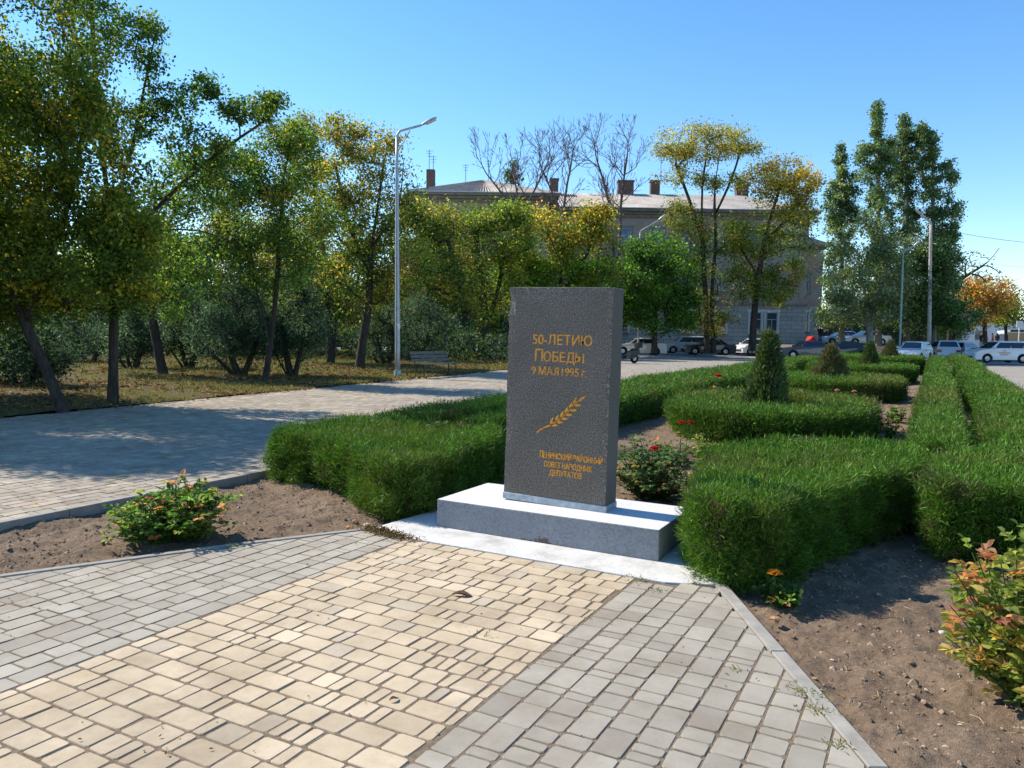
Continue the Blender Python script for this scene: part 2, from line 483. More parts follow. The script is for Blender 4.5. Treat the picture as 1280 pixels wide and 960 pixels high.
def cut_pavers(name, rects, cols):
    m = MB(); cc = []
    for (x0, x1, y0, y1), c in zip(rects, cols):
        poly = [np.array(q) for q in ((x0, y0), (x1, y0), (x1, y1), (x0, y1))]
        for p, n_ in cut_lines((y0 + y1) / 2):
            out = []
            for i in range(len(poly)):
                a, b_ = poly[i - 1], poly[i]
                da, db = np.dot(a - p, n_), np.dot(b_ - p, n_)
                if (da >= 0) != (db >= 0): out.append(a + (b_ - a) * da / (da - db))
                if db >= 0: out.append(b_)
            poly = out
            if len(poly) < 3: break
        if len(poly) < 3: continue
        P2 = np.array(poly)
        if abs(area(P2)) < .0012: continue
        k = len(P2); ce = P2.mean(0)
        inn = P2 + (ce - P2) / (np.linalg.norm(ce - P2, axis=1, keepdims=True) + 1e-9) * .004
        V = [(*q, -.03) for q in P2] + [(*q, -.0035) for q in P2] + [(*q, 0) for q in inn]
        m.add(V, [(i, (i + 1) % k, k + (i + 1) % k, k + i) for i in range(k)] + [(k + i, k + (i + 1) % k, 2 * k + (i + 1) % k, 2 * k + i) for i in range(k)] + [tuple(range(2 * k, 3 * k))])
        cc += [tuple(c)] * (3 * k)
    o = m.build(name, PAVER)
    a_ = o.data.color_attributes.new('Col', 'FLOAT_COLOR', 'POINT')
    a_.data.foreach_set('color', np.column_stack([np.array(cc), np.ones(len(cc))]).astype(np.float32).ravel())
    return tag(o, kind='structure')
def area(p):
    x, y = p[:, 0], p[:, 1]
    return 0.5 * np.sum(x * np.roll(y, -1) - np.roll(x, -1) * y)
LN, PB = [0.205, 0.142, 0.105, 0.068], [0.27, 0.35, 0.22, 0.16]
YU0, YU1 = -3.50, -1.64
tag(link('plaza_paving_yellow', pavers('p', 'u', YU0, YU1, -1.9, 4.79, 0.138, LN, PB, YEL, 0.04, gap=0.009), PAVER), kind='structure')
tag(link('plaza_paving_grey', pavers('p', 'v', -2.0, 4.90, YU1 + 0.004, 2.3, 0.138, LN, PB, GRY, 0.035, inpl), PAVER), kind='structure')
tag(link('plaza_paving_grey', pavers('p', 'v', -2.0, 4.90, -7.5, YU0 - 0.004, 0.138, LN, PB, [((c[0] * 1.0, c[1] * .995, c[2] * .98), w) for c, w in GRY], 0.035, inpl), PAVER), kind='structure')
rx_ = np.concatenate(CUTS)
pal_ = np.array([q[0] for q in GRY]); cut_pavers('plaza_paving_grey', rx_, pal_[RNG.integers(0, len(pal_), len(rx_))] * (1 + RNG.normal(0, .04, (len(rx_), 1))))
PTH = [((0.40, 0.34, 0.26), 5), ((0.36, 0.31, 0.24), 4), ((0.33, 0.28, 0.22), 3), ((0.52, 0.42, 0.24), 0.25), ((0.42, 0.31, 0.24), 0.3)]
inpath = lambda U, Vv: (U > lawn_edge(Vv) + 0.05) & (Vv > -2)
tag(link('path_paving', pavers('p', 'v', -2, V1, -17.2, PATH_R - 0.005, 0.138, LN, PB, PTH, 0.07, inpath, gap=0.009), PAVER), kind='structure')

# ------------------------------------------------------------------ lawn under the trees
b = NB('lawn_ground')
n1, n2 = b.noise(0.55, 6, 0.65), b.noise(14, 5, 0.7)
c1 = b.ramp(n1, [(0.3, (0.15, 0.095, 0.055)), (0.55, (0.125, 0.095, 0.048)), (0.8, (0.085, 0.095, 0.034))])
c2 = b.ramp(n2, [(0.25, (0.5, 0.5, 0.5)), (0.75, (1.4, 1.35, 1.25))])
LAWN = b.pbr(b.mix(1.0, c1, c2, 'MULTIPLY'), 0.95, 0.08, 0, b.bump(n2, 0.8, 0.05))
def lawn_z(x, y): return 0.012 + 0.03 * np.maximum(0, vnoise(x * .7, y * .7, 12)) + 0.02 * np.abs(vnoise(x * 2.3, y * 2.3, 13)) + 0.012 * np.clip((lawn_edge(y) - x), 0, 8)
xs = np.concatenate([np.arange(-1.0, 0, 0.02)[:1] * 0, 0.25 * np.arange(0, 60), 15 + 2.0 * np.arange(1, 42)])
ys = np.arange(-10, 50.01, 0.3)
Xl, Yl = np.meshgrid(xs, ys)
Ul = lawn_edge(Yl) - Xl
Zl = lawn_z(Ul, Yl)
nx, ny = len(xs), len(ys)
i = (np.arange(ny - 1)[:, None] * nx + np.arange(nx - 1)[None]).ravel()
tag(link('lawn', mesh_np('lawn', np.stack([Ul, Yl, Zl], -1).reshape(-1, 3), np.stack([i, i + nx, i + 1 + nx, i + 1], 1), smooth=True), LAWN), kind='structure')

# blades: thin pointed quads
def blades(name, pos, dirs, L, Wd, col):
    """one pointed blade per row"""
    n = len(pos)
    side = np.cross(dirs, unit(n)); side /= np.linalg.norm(side, axis=1, keepdims=True) + 1e-9
    L, Wd = np.broadcast_to(L, (n,))[:, None], np.broadcast_to(Wd, (n,))[:, None]
    mid = pos + dirs * L * 0.45
    V = np.stack([pos, mid + side * Wd / 2, pos + dirs * L, mid - side * Wd / 2], 1).reshape(-1, 3)
    Fc = np.arange(n * 4).reshape(n, 4)
    return V, Fc, np.repeat(col, 4, 0)
def pick(pal, n, jit=0.15):
    p = np.array([q[0] for q in pal]); w = np.array([q[1] for q in pal], float)
    c = p[RNG.choice(len(p), n, p=w / w.sum())]
    return np.clip(c * (1 + RNG.normal(0, jit, (n, 1))), 0.004, 0.95)
n = 95000
vv = RNG.uniform(3, 40, n); uu = lawn_edge(vv) - RNG.random(n) ** 1.6 * 18 + 0.12
keep = (vnoise(uu * 0.55, vv * 0.55, 21) + 0.35 * vnoise(uu * 2, vv * 2, 22) > -0.05) | (RNG.random(n) < 0.25)
uu, vv = uu[keep], vv[keep]; n = len(uu)
dirs = unit(n) * 0.6; dirs[:, 2] = np.abs(dirs[:, 2]) + 0.7; dirs /= np.linalg.norm(dirs, axis=1, keepdims=True)
dd = np.hypot(uu, vv)
V, Fc, cc = blades('g', np.stack([uu, vv, lawn_z(uu, vv)], 1), dirs, RNG.uniform(.05, .13, n), 0.006 * np.clip(dd / 12, 1, 4), pick([((.10, .115, .035), 4), ((.16, .14, .06), 4), ((.07, .09, .028), 3)], n))
tag(link('grass', mesh_np('grass', V, Fc, cc), LEAF), label='short dry grass between the park trees', kind='stuff')

# ------------------------------------------------------------------ leaf shapes for near foliage and for litter
def leaves6(pos, axis, nrm, L, Wd, col, fold=0.25):
    """folded six point leaves: two quads each"""
    n = len(pos)
    axis = axis / (np.linalg.norm(axis, axis=1, keepdims=True) + 1e-9)
    s = np.cross(axis, nrm); s /= np.linalg.norm(s, axis=1, keepdims=True) + 1e-9
    nn = np.cross(s, axis)
    L, Wd = np.broadcast_to(L, (n,))[:, None], np.broadcast_to(Wd, (n,))[:, None]
    up = nn * Wd * fold
    V = np.stack([pos, pos + axis * L * .3 + s * Wd * .48 + up, pos + axis * L * .7 + s * Wd * .38 + up, pos + axis * L - nn * L * .1,
                  pos + axis * L * .7 - s * Wd * .38 + up, pos + axis * L * .3 - s * Wd * .48 + up], 1).reshape(-1, 3)
    b = np.arange(n)[:, None] * 6
    Fc = np.concatenate([b + np.array([[0, 1, 2, 3]]), b + np.array([[0, 3, 4, 5]])], 0)
    return V, Fc, np.repeat(col, 6, 0)
def litter(name, label, n, fx, zf, size, pal, wid=0.6):
    u, v = fx(n)
    n = len(u)
    ax = unit(n); ax[:, 2] *= 0.25
    nr = unit(n) * 0.35; nr[:, 2] = 1
    d = np.hypot(u, v)
    L = RNG.uniform(.6, 1.2, n) * size * np.clip(d / 12, 1, 2.2)
    V, Fc, c = leaves6(np.stack([u, v, zf(u, v) + 0.008], 1), ax, nr, L, L * wid, pick(pal, n, .2), 0.3)
    return tag(link(name, mesh_np(name, V, Fc, c), LITTER), label=label, kind='stuff')
DRY = [((.30, .17, .07), 4), ((.22, .12, .05), 4), ((.36, .24, .10), 2), ((.42, .18, .06), 1), ((.12, .07, .04), 3)]
def f_lawn(n):
    v = RNG.uniform(4, 44, n); u = lawn_edge(v) - RNG.random(n) ** 1.3 * 22 + 0.3
    k = vnoise(u * .5, v * .5, 31) + RNG.normal(0, .4, n) > -0.1
    return u[k], v[k]
litter('leaf_litter', 'fallen brown leaves scattered over the park lawn', 26000, f_lawn, lawn_z, .07, DRY)
def f_bed(n):
    u = RNG.uniform(PATH_R + .1, 1.7, n); v = RNG.uniform(2.5, 30, n) ** 1.0
    k = ~inside(PLAZA, u, v) & ~((u > -3.95) & (u < -1.2) & (v < 6.2) & (v > 4.7))
    k &= (vnoise(u * 1.5, v * 1.5, 33) + RNG.normal(0, .5, n) > 0.3)
    return u[k], v[k]
litter('leaf_litter', 'dry leaf scraps lying on the flower bed soil', 22000, f_bed, lambda u, v: np.minimum(soil_z(u, v), -.022), .028, DRY + [((.5, .42, .3), 1)], .45)
def f_plaza(n):
    u, v = RNG.uniform(-6.5, 1.5, n), RNG.uniform(-1, 5.2, n)
    e = np.minimum(np.abs(u - YU0), np.abs(u - YU1))
    k = inside(PLAZA, u, v) & ((RNG.random(n) < .10) | ((v > 4.62) & (RNG.random(n) < .8)) | ((e < .04) & (RNG.random(n) < .45)) | (vnoise(u * 1.1, v * 1.1, 71) > .62))
    return u[k], v[k]
litter('leaf_litter', 'tiny dry leaf scraps blown over the paved plaza', 1500, f_plaza, lambda u, v: u * 0 - .004, .016, DRY + [((.3, .24, .15), 3)], .5)
# soil clods
def clods(n):
    u = RNG.uniform(PATH_R + .1, 1.75, n); v = RNG.uniform(.5, 14, n)
    k = ~inside(PLAZA, u, v) & ~((u > -4.0) & (u < -1.15) & (v < 6.2) & (v > 4.6))
    u, v = u[k], v[k]; n = len(u)
    z = np.minimum(soil_z(u, v), -.022)
    base = np.array([(1, 0, 0), (-1, 0, 0), (0, 1, 0), (0, -1, 0), (0, 0, 1), (0, 0, -.6), (.6, .6, .5), (-.6, -.6, .5), (.6, -.6, .5), (-.6, .6, .5)], float)
    from_f = [(4, 6, 8), (4, 8, 7), (4, 7, 9), (4, 9, 6), (0, 6, 8), (3, 8, 7), (1, 7, 9), (2, 9, 6), (0, 6, 2), (0, 3, 8), (3, 7, 1), (1, 9, 2)]
    s = RNG.gamma(1.2, .0034, n) + 0.0022
    V = base[None] * (s[:, None, None] * RNG.uniform(.6, 1.25, (n, 10, 3))) + np.stack([u, v, z], 1)[:, None]
    Fc = (np.arange(n)[:, None, None] * 10 + np.array(from_f)[None]).reshape(-1, 3)
    cl = np.array([.26, .19, .13]) * RNG.uniform(.55, 1.75, (n, 1))
    return mesh_np('soil_clods', V, Fc, np.repeat(cl, 10, 0))
CLOD = colmat('soil_crumb', .95, .08, .4, 150, .3, 160)
tag(link('soil_clods', clods(34000), CLOD), label='loose crumbs of soil on the flower bed', kind='stuff')

# ------------------------------------------------------------------ monument
b = NB('granite')
n0, n1, n2 = b.noise(125, 2, 0.85), b.noise(48, 3, 0.75), b.noise(2.2, 5, 0.6)
c = b.ramp(n0, [(0.34, (0.02, 0.02, 0.021)), (0.48, (0.085, 0.084, 0.084)), (0.58, (0.22, 0.22, 0.22)), (0.68, (0.52, 0.52, 0.51))])
c = b.mix(0.3, c, b.ramp(n1, [(0.35, (0.03, 0.03, 0.033)), (0.68, (0.2, 0.2, 0.2))]))
c = b.mix(1.0, c, b.ramp(n2, [(0.3, (0.85, 0.84, 0.84)), (0.7, (1.12, 1.12, 1.15))]), 'MULTIPLY')
c = b.mix(1.0, c, (1.12, .95, .76), 'MULTIPLY')
GRANITE = b.pbr(c, 0.55, 0.4, 0, b.bump(n0, 0.25, 0.002))
b = NB('granite_side')
c = b.ramp(b.noise(120, 4, 0.7), [(0.3, (0.07, 0.062, 0.052)), (0.7, (0.19, 0.17, 0.145))])
GRANITE_SIDE = b.pbr(c, 0.85, 0.2, 0, b.bump(b.noise(90, 4), 0.6, 0.006))
def paint(name, a, c, bs=1.0):
    b = NB(name)
    co = b.coord()
    n1, n2 = b.noise(26, 6, 0.7), b.noise(3.0, 5, 0.6)
    vo = b.n('ShaderNodeTexVoronoi', feature='DISTANCE_TO_EDGE', i_Scale=3.1)
    wv = b.n('ShaderNodeMix', data_type='VECTOR', i_0=0.18)
    b.l(co, wv.inputs[4])
    nc = b.n('ShaderNodeTexNoise', i_Scale=5.0, i_Detail=5); b.l(co, nc.inputs['Vector']); b.l(nc.outputs['Color'], wv.inputs[5])
    b.l(wv.outputs[1], vo.inputs['Vector'])
    crack = b.ramp(vo.outputs['Distance'], [(0.0, (0, 0, 0)), (0.018, (1, 1, 1))])
    base = b.ramp(n2, [(0.3, a), (0.7, c)])
    base = b.mix(1.0, base, b.ramp(n1, [(0.25, (0.82, 0.82, 0.82)), (0.5, (1.0, 1.0, 1.0))]), 'MULTIPLY')
    base = b.mix(0.0, base, b.mix(1.0, base, crack, 'MULTIPLY'))
    n6 = b.noise(48, 5, 0.8)
    base = b.mix(1.0, base, b.ramp(n6, [(0.3, (0.66, 0.66, 0.67)), (0.5, (1.0, 1.0, 1.0)), (0.68, (1.14, 1.14, 1.14))]), 'MULTIPLY')
    sep = b.n('ShaderNodeSeparateXYZ'); b.l(co, sep.inputs[0])
    hh = b.n('ShaderNodeMath', operation='ADD'); b.l(n6, hh.inputs[0])
    m2 = b.n('ShaderNodeMath', operation='MULTIPLY', i_1=0.12); b.l(crack, m2.inputs[0]); b.l(m2.outputs[0], hh.inputs[1])
    # bare brown concrete where the paint chipped off at the foot
    ch = b.n('ShaderNodeMath', operation='MULTIPLY_ADD', i_1=-7.0, i_2=0.98); b.l(sep.outputs['Z'], ch.inputs[0])
    sx = b.n('ShaderNodeMath', operation='SUBTRACT', i_1=0.02); b.l(sep.outputs['X'], sx.inputs[0])
    ab = b.n('ShaderNodeMath', operation='ABSOLUTE'); b.l(sx.outputs[0], ab.inputs[0])
    fx = b.n('ShaderNodeMath', operation='MULTIPLY_ADD', i_1=-1.3, i_2=0.30); b.l(ab.outputs[0], fx.inputs[0])
    ad = b.n('ShaderNodeMath', operation='ADD'); b.l(ch.outputs[0], ad.inputs[0]); b.l(fx.outputs[0], ad.inputs[1])
    a2 = b.n('ShaderNodeMath', operation='ADD'); b.l(ad.outputs[0], a2.inputs[0])
    nz = b.noise(9, 5, 0.7); mz = b.n('ShaderNodeMath', operation='MULTIPLY', i_1=1.6); b.l(nz, mz.inputs[0]); b.l(mz.outputs[0], a2.inputs[1])
    chip = b.ramp(a2.outputs[0], [(0.0, (0, 0, 0)), (1.0, (1, 1, 1))])
    chip.node.color_ramp.elements[0].position = 0.0
    mr = b.n('ShaderNodeMapRange'); b.l(a2.outputs[0], mr.inputs[0]); mr.inputs[1].default_value = 1.85; mr.inputs[2].default_value = 1.92
    base = b.mix(mr.outputs[0], base, (0.16, 0.115, 0.085))
    return b.pbr(base, 0.75, 0.25, 0, b.bump(hh.outputs[0], 0.55 * bs, 0.012))
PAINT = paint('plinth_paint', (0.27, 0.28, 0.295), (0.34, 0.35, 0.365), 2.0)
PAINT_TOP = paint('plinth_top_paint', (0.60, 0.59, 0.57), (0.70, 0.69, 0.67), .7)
b = NB('apron_concrete')
n1, n2 = b.noise(30, 6, 0.75), b.noise(4, 5, 0.6)
c = b.mix(1.0, b.ramp(n2, [(0.28, (0.40, 0.375, 0.335)), (0.45, (0.56, 0.54, 0.50)), (0.65, (0.66, 0.645, 0.61))]), b.ramp(n1, [(0.25, (0.75, 0.74, 0.72)), (0.5, (1.0, 1.0, 1.0))]), 'MULTIPLY')
APRON = b.pbr(c, 0.9, 0.15, 0, b.bump(n1, 0.6, 0.01))
GOLD = plain('gold_paint', (0.72, 0.31, 0.045), 0.6, 0.3, 0.0, 0.4, 45)

m = MB(); m.prism([(-3.93, 4.92), (-3.55, 4.80), (-1.45, 4.80), (-1.14, 4.93), (-1.32, 6.4), (-3.8, 6.4)], 2, -0.2, 0.004)
tag(m.build('concrete_apron', APRON, bevel=0.008), label='white painted concrete slab the monument plinth stands on', cat='concrete slab')
PX0, PX1, PY0, PY1, PH = -3.515, -1.63, 5.215, 6.04, 0.23
root = empty('monument', ((PX0 + PX1) / 2, (PY0 + PY1) / 2, 0.004), 0, 'dark granite war memorial stele with golden lettering on a white plinth', 'monument')
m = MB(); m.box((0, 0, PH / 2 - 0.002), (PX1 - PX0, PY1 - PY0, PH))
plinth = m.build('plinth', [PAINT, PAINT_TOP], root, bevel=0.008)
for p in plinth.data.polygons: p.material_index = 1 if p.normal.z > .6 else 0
SW, SH, SD = 0.90, 1.735, 0.225
TILT = rad(0.9)
stele_o = empty('stele_frame', (0, 0, 0))
bpy.data.objects.remove(stele_o)
MT = Matrix.Translation(Vector(((-3.05 - 2.15) / 2 - root.location.x, 5.50 - root.location.y, PH))) @ Matrix.Rotation(TILT, 4, 'Y')
def on_stele(o):
    o.matrix_local = MT
    return o
# stele block with chipped upper edges
bm = bmesh.new()
bmesh.ops.create_cube(bm, size=1.0)
for v in bm.verts: v.co = Vector((v.co.x * SW, (v.co.y + 0.5) * SD, (v.co.z + 0.5) * (SH - 0.055) + 0.055))
bmesh.ops.subdivide_edges(bm, edges=bm.edges[:], cuts=14, use_grid_fill=True)
for v in bm.verts:
    x, y, z = v.co
    e = (abs(abs(x) - SW / 2) < 1e-4) + (abs(y) < 1e-4 or abs(y - SD) < 1e-4) + (z > SH - 1e-4)
    if e >= 2:
        k = random.uniform(0.001, 0.006)
        v.co.x -= math.copysign(k, x) if abs(abs(x) - SW / 2) < 1e-4 else 0
        if abs(y) < 1e-4: v.co.y += k * .7
        if z > SH - 1e-4: v.co.z -= k
    if z > SH - .12 and x < -SW / 2 + .01 and abs(y) < .02 and z < SH - .02: v.co.x += .012; v.co.y += .012
me = bpy.data.meshes.new('stele'); bm.to_mesh(me); bm.free()
stele = link('stele', me, [GRANITE, GRANITE_SIDE], root, False)
for p in me.polygons:
    p.material_index = 1 if (abs(p.normal.x) > 0.7 or p.normal.z > 0.7) else 0
on_stele(stele)
m = MB(); m.box((0, SD / 2, 0.0275), (SW + 0.012, SD + 0.012, 0.054))
on_stele(m.build('mortar_strip', plain('mortar_paint', (0.42, 0.45, 0.47), 0.8, 0.2, 0, 0.25, 18), root, bevel=0.005))

dg = None
def glyphs(txt, bold=.006):
    cu = bpy.data.curves.new('lettering', 'FONT')
    cu.body = txt; cu.size = 1.0; cu.extrude = 0.02; cu.offset = bold
    o = bpy.data.objects.new('lettering', cu); COL.objects.link(o)
    d = bpy.context.evaluated_depsgraph_get()
    ev = o.evaluated_get(d); me = ev.to_mesh()
    V = np.array([v.co[:] for v in me.vertices]); Fc = [tuple(p.vertices) for p in me.polygons]
    ev.to_mesh_clear()
    bpy.data.objects.remove(o); bpy.data.curves.remove(cu)
    return V, Fc
def inscription(runs, u0, u1, zc, hcap, bold=.02):
    """runs: (text, cap height factor); fitted into u0..u1 on the stele face, feet at zc"""
    x = 0.0; parts = []
    pieces = []
    for txt, k in runs:
        if txt.startswith(' '): x_gap = .26; txt = txt[1:]
        else: x_gap = 0.0
        cur = ''
        for ch in txt + '|':
            if ch in 'ЯЫ|':
                if cur: pieces.append((cur, k, x_gap)); x_gap = 0.0; cur = ''
                if ch == 'Я': pieces.append(('R', -k, x_gap)); x_gap = 0.0
                if ch == 'Ы': pieces += [('Ь', k, x_gap), ('I', k, .02)]; x_gap = 0.0
            else: cur += ch
    for txt, k, gp in pieces:
        V, Fc = glyphs(txt, .006)
        if k < 0:
            V = V * np.array([-1, 1, 1]); Fc = [f[::-1] for f in Fc]; k = -k
        w = V[:, 0].max() - V[:, 0].min()
        x += gp
        Vn = V.copy(); Vn[:, 0] = (V[:, 0] - V[:, 0].min()) * k + x; Vn[:, 1] *= k
        x += w * k + 0.07
        parts.append((Vn, Fc))
    x -= 0.07
    sx = (u1 - u0) / x; sz = hcap / 0.73
    m = MB()
    for V, Fc in parts:
        Q = np.stack([u0 + V[:, 0] * sx, -0.0005 - (V[:, 2] + .02) * 0.05, zc + V[:, 1] * sz], 1)
        m.add(Q, Fc)
        if bold > 0: m.add(Q + np.array([bold * hcap * 1.6, .0006, bold * hcap * .7]), Fc)
    o = m.build('inscription', GOLD, root)
    on_stele(o)
sc = lambda u: u + 2.60                               # world u to stele x
zb = lambda z: z - PH
inscription([('50-ЛЕТИЮ', 1.0)], sc(-2.825), sc(-2.312), zb(1.513), .080)
inscription([('П', 1.22), ('ОБЕДЫ', 1.0)], sc(-2.80), sc(-2.375), zb(1.378), .080)
inscription([('9', 1.0), (' МАЯ', 1.0), (' 1995', 1.0), (' г.', .95)], sc(-2.825), sc(-2.345), zb(1.272), .066)
inscription([('Л', 1.2), ('ЕНИНСКИЙ', 1.0), (' РАЙОННЫЙ', 1.0)], sc(-2.735), sc(-2.19), zb(0.606), .048, .05)
inscription([('СОВЕТ', 1.0), (' НАРОДНЫХ', 1.0)], sc(-2.69), sc(-2.275), zb(0.536), .046, .05)
inscription([('ДЕПУТАТОВ', 1.0)], sc(-2.64), sc(-2.36), zb(0.472), .046, .05)
# golden laurel branch
m = MB()
A, B2 = np.array([sc(-2.77), zb(.82)]), np.array([sc(-2.41), zb(1.08)])
def br(t):
    p = A + (B2 - A) * t
    nrm = np.array([-(B2 - A)[1], (B2 - A)[0]]); nrm /= np.linalg.norm(nrm)
    return p + nrm * (-0.035 * math.sin(math.pi * min(1, t * 1.1)) + (0.02 * (1 - t / .2) ** 2 * -1 if t < .2 else 0))
def flat(poly):
    q = [(p[0], -0.0005, p[1]) for p in poly] + [(p[0], -0.004, p[1]) for p in poly]
    n = len(poly)
    m.add(q, [tuple(range(n)), tuple(range(n, 2 * n))[::-1]] + [(i, (i + 1) % n, n + (i + 1) % n, n + i) for i in range(n)])
ts = np.linspace(0, 1, 14)
c_ = np.array([br(t) for t in ts]); tg = np.gradient(c_, axis=0); tg /= np.linalg.norm(tg, axis=1, keepdims=True)
nr_ = np.stack([-tg[:, 1], tg[:, 0]], 1); wd = np.linspace(.008, .004, 14)[:, None]
flat(np.concatenate([c_ + nr_ * wd, (c_ - nr_ * wd)[::-1]]))
for k_, t in enumerate(np.linspace(.30, 1.0, 7)):
    for sgn in ((1, -1) if t < .99 else (0,)):
        p = br(t); a = math.atan2(B2[1] - A[1], B2[0] - A[0]) + sgn * rad(33)
        L = .072 if t < .95 else .075
        ax = np.array([math.cos(a), math.sin(a)]); sd = np.array([-ax[1], ax[0]])
        flat([p, p + ax * L * .4 + sd * .0125, p + ax * L * .72 + sd * .009, p + ax * L, p + ax * L * .72 - sd * .008, p + ax * L * .4 - sd * .012])
on_stele(m.build('laurel_branch', GOLD, root))

# ------------------------------------------------------------------ hedges
HG = [((.078, .19, .014), 5), ((.115, .24, .022), 4), ((.05, .12, .014), 4), ((.17, .26, .035), 2), ((.15, .12, .05), .7)]
HG_OLIVE = [((.14, .18, .028), 4), ((.19, .20, .04), 3), ((.09, .15, .02), 3), ((.20, .14, .06), 1.2)]
def chaikin(p, k=2):
    p = np.asarray(p, float)
    for _ in range(k):
        q = np.roll(p, -1, 0)
        p = np.stack([p * .75 + q * .25, p * .25 + q * .75], 1).reshape(-1, 2)
    return p
def perim(p, n):
    q = np.roll(p, -1, 0); L = np.linalg.norm(q - p, axis=1)
    i = RNG.choice(len(p), n, p=L / L.sum()); t = RNG.random(n)[:, None]
    d = (q - p)[i] / (L[i][:, None] + 1e-9)
    return p[i] + (q - p)[i] * t, np.stack([d[:, 1], -d[:, 0]], 1)
def area(p):
    x, y = p[:, 0], p[:, 1]
    return 0.5 * np.sum(x * np.roll(y, -1) - np.roll(x, -1) * y)
def inset(p, d):
    q, r = np.roll(p, -1, 0), np.roll(p, 1, 0)
    t = q - r; t /= np.linalg.norm(t, axis=1, keepdims=True) + 1e-9
    return p - np.stack([t[:, 1], -t[:, 0]], 1) * d
def hedge(label, outer, h, pal=HG, inner=None, olive=None, seed=0, dens=1.0, group='clipped juniper hedges of the flower bed'):
    Po = chaikin(outer)
    if area(Po) < 0: Po = Po[::-1]
    Pi = chaikin(inner) if inner is not None else None
    if Pi is not None and area(Pi) < 0: Pi = Pi[::-1]
    c = Po.mean(0)
    root = empty('hedge', (c[0], c[1], -0.07), 0, label, 'hedge', group)
    d0 = 5.5
    lump = lambda u, v: .05 * vnoise(u * 1.7, v * 1.7, 40 + seed) + .035 * vnoise(u * 4.3, v * 4.3, 41 + seed) + .022 * vnoise(u * 11, v * 11, 42 + seed)
    zt = lambda u, v: h + lump(u, v)
    # inner mass of dark twigs
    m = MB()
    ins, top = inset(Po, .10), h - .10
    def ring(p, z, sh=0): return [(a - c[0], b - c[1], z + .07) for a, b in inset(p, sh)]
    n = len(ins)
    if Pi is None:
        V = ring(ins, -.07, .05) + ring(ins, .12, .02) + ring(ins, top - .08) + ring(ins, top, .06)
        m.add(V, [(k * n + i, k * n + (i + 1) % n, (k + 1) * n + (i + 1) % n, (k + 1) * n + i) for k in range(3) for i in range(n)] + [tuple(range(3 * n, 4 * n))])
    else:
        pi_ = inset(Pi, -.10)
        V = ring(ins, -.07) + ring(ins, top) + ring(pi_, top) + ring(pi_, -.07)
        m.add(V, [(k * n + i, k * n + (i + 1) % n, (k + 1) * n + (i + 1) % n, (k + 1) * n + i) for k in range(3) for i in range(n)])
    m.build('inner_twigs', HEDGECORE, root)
    pos, dirs, cols, Ls, Ws = [], [], [], [], []
    def put(p, d, k, colr, spread, lmul=1.0):
        dist = np.hypot(p[:, 0], p[:, 1])
        keep = RNG.random(len(p)) < np.clip((d0 / dist) ** 1.15, 0, 1)
        p, d, dist = p[keep], d[keep], dist[keep]
        colr = colr(p)
        q = np.repeat(p, k, 0) + RNG.normal(0, .018, (len(p) * k, 3)) * np.repeat(np.clip(dist / d0, 1, 3), k)[:, None]
        e = np.repeat(d, k, 0) + RNG.normal(0, spread, (len(p) * k, 3))
        e /= np.linalg.norm(e, axis=1, keepdims=True)
        s = np.repeat(np.clip(dist / d0, 1, 9) ** .72, k)
        pos.append(q); dirs.append(e)
        cols.append(np.clip(np.repeat(colr, k, 0) * (1 + RNG.normal(0, .22, (len(q), 1))), .004, .9))
        Ls.append(RNG.uniform(.022, .062, len(q)) * np.where(RNG.random(len(q)) < .07, 1.6, 1.0) * s ** .45 * lmul); Ws.append(RNG.uniform(.0034, .0065, len(q)) * s ** 1.02)
    def col_top(p):
        cc = pick(pal, len(p), .1)
        if olive is not None:
            w = np.clip(olive(p[:, 0], p[:, 1]) + .25 * vnoise(p[:, 0] * 3, p[:, 1] * 3, 44), 0, 1)[:, None]
        else:
            w = (np.clip(vnoise(p[:, 0] * 1.4, p[:, 1] * 1.4, 45 + seed) * 1.0 - .15, 0, .6))[:, None]
        return cc * (1 - w) + pick(HG_OLIVE, len(p), .1) * w
    def col_side(p):
        cc = col_top(p)
        br_ = (vnoise(p[:, 0] * 5 + p[:, 1] * 3, p[:, 2] * 6, 46 + seed) > .62)[:, None]
        br_ &= (RNG.random(len(p)) < .45)[:, None]
        return np.where(br_, np.array([[.11, .085, .045]]) * RNG.uniform(.6, 1.3, (len(p), 1)), cc * .92)
    ar = abs(area(Po)) - (abs(area(Pi)) if Pi is not None else 0)
    # top: upright tufts
    n = int(ar * 4800 * dens)
    lo, hi = Po.min(0), Po.max(0)
    nn = int(n * np.prod(hi - lo) / ar)
    p = lo + RNG.random((nn, 2)) * (hi - lo)
    k = inside(inset(Po, .055), p[:, 0], p[:, 1])
    if Pi is not None: k &= ~inside(inset(Pi, -.03), p[:, 0], p[:, 1])
    p = p[k]
    z = zt(p[:, 0], p[:, 1]) - RNG.random(len(p)) * .09 - .035
    d = np.zeros((len(p), 3)); d[:, 2] = 1
    d[:, 0] = vnoise(p[:, 0] * 7, p[:, 1] * 7, 47) * .4; d[:, 1] = vnoise(p[:, 0] * 7, p[:, 1] * 7, 48) * .4
    put(np.column_stack([p, z]), d, 5, col_top, .62)
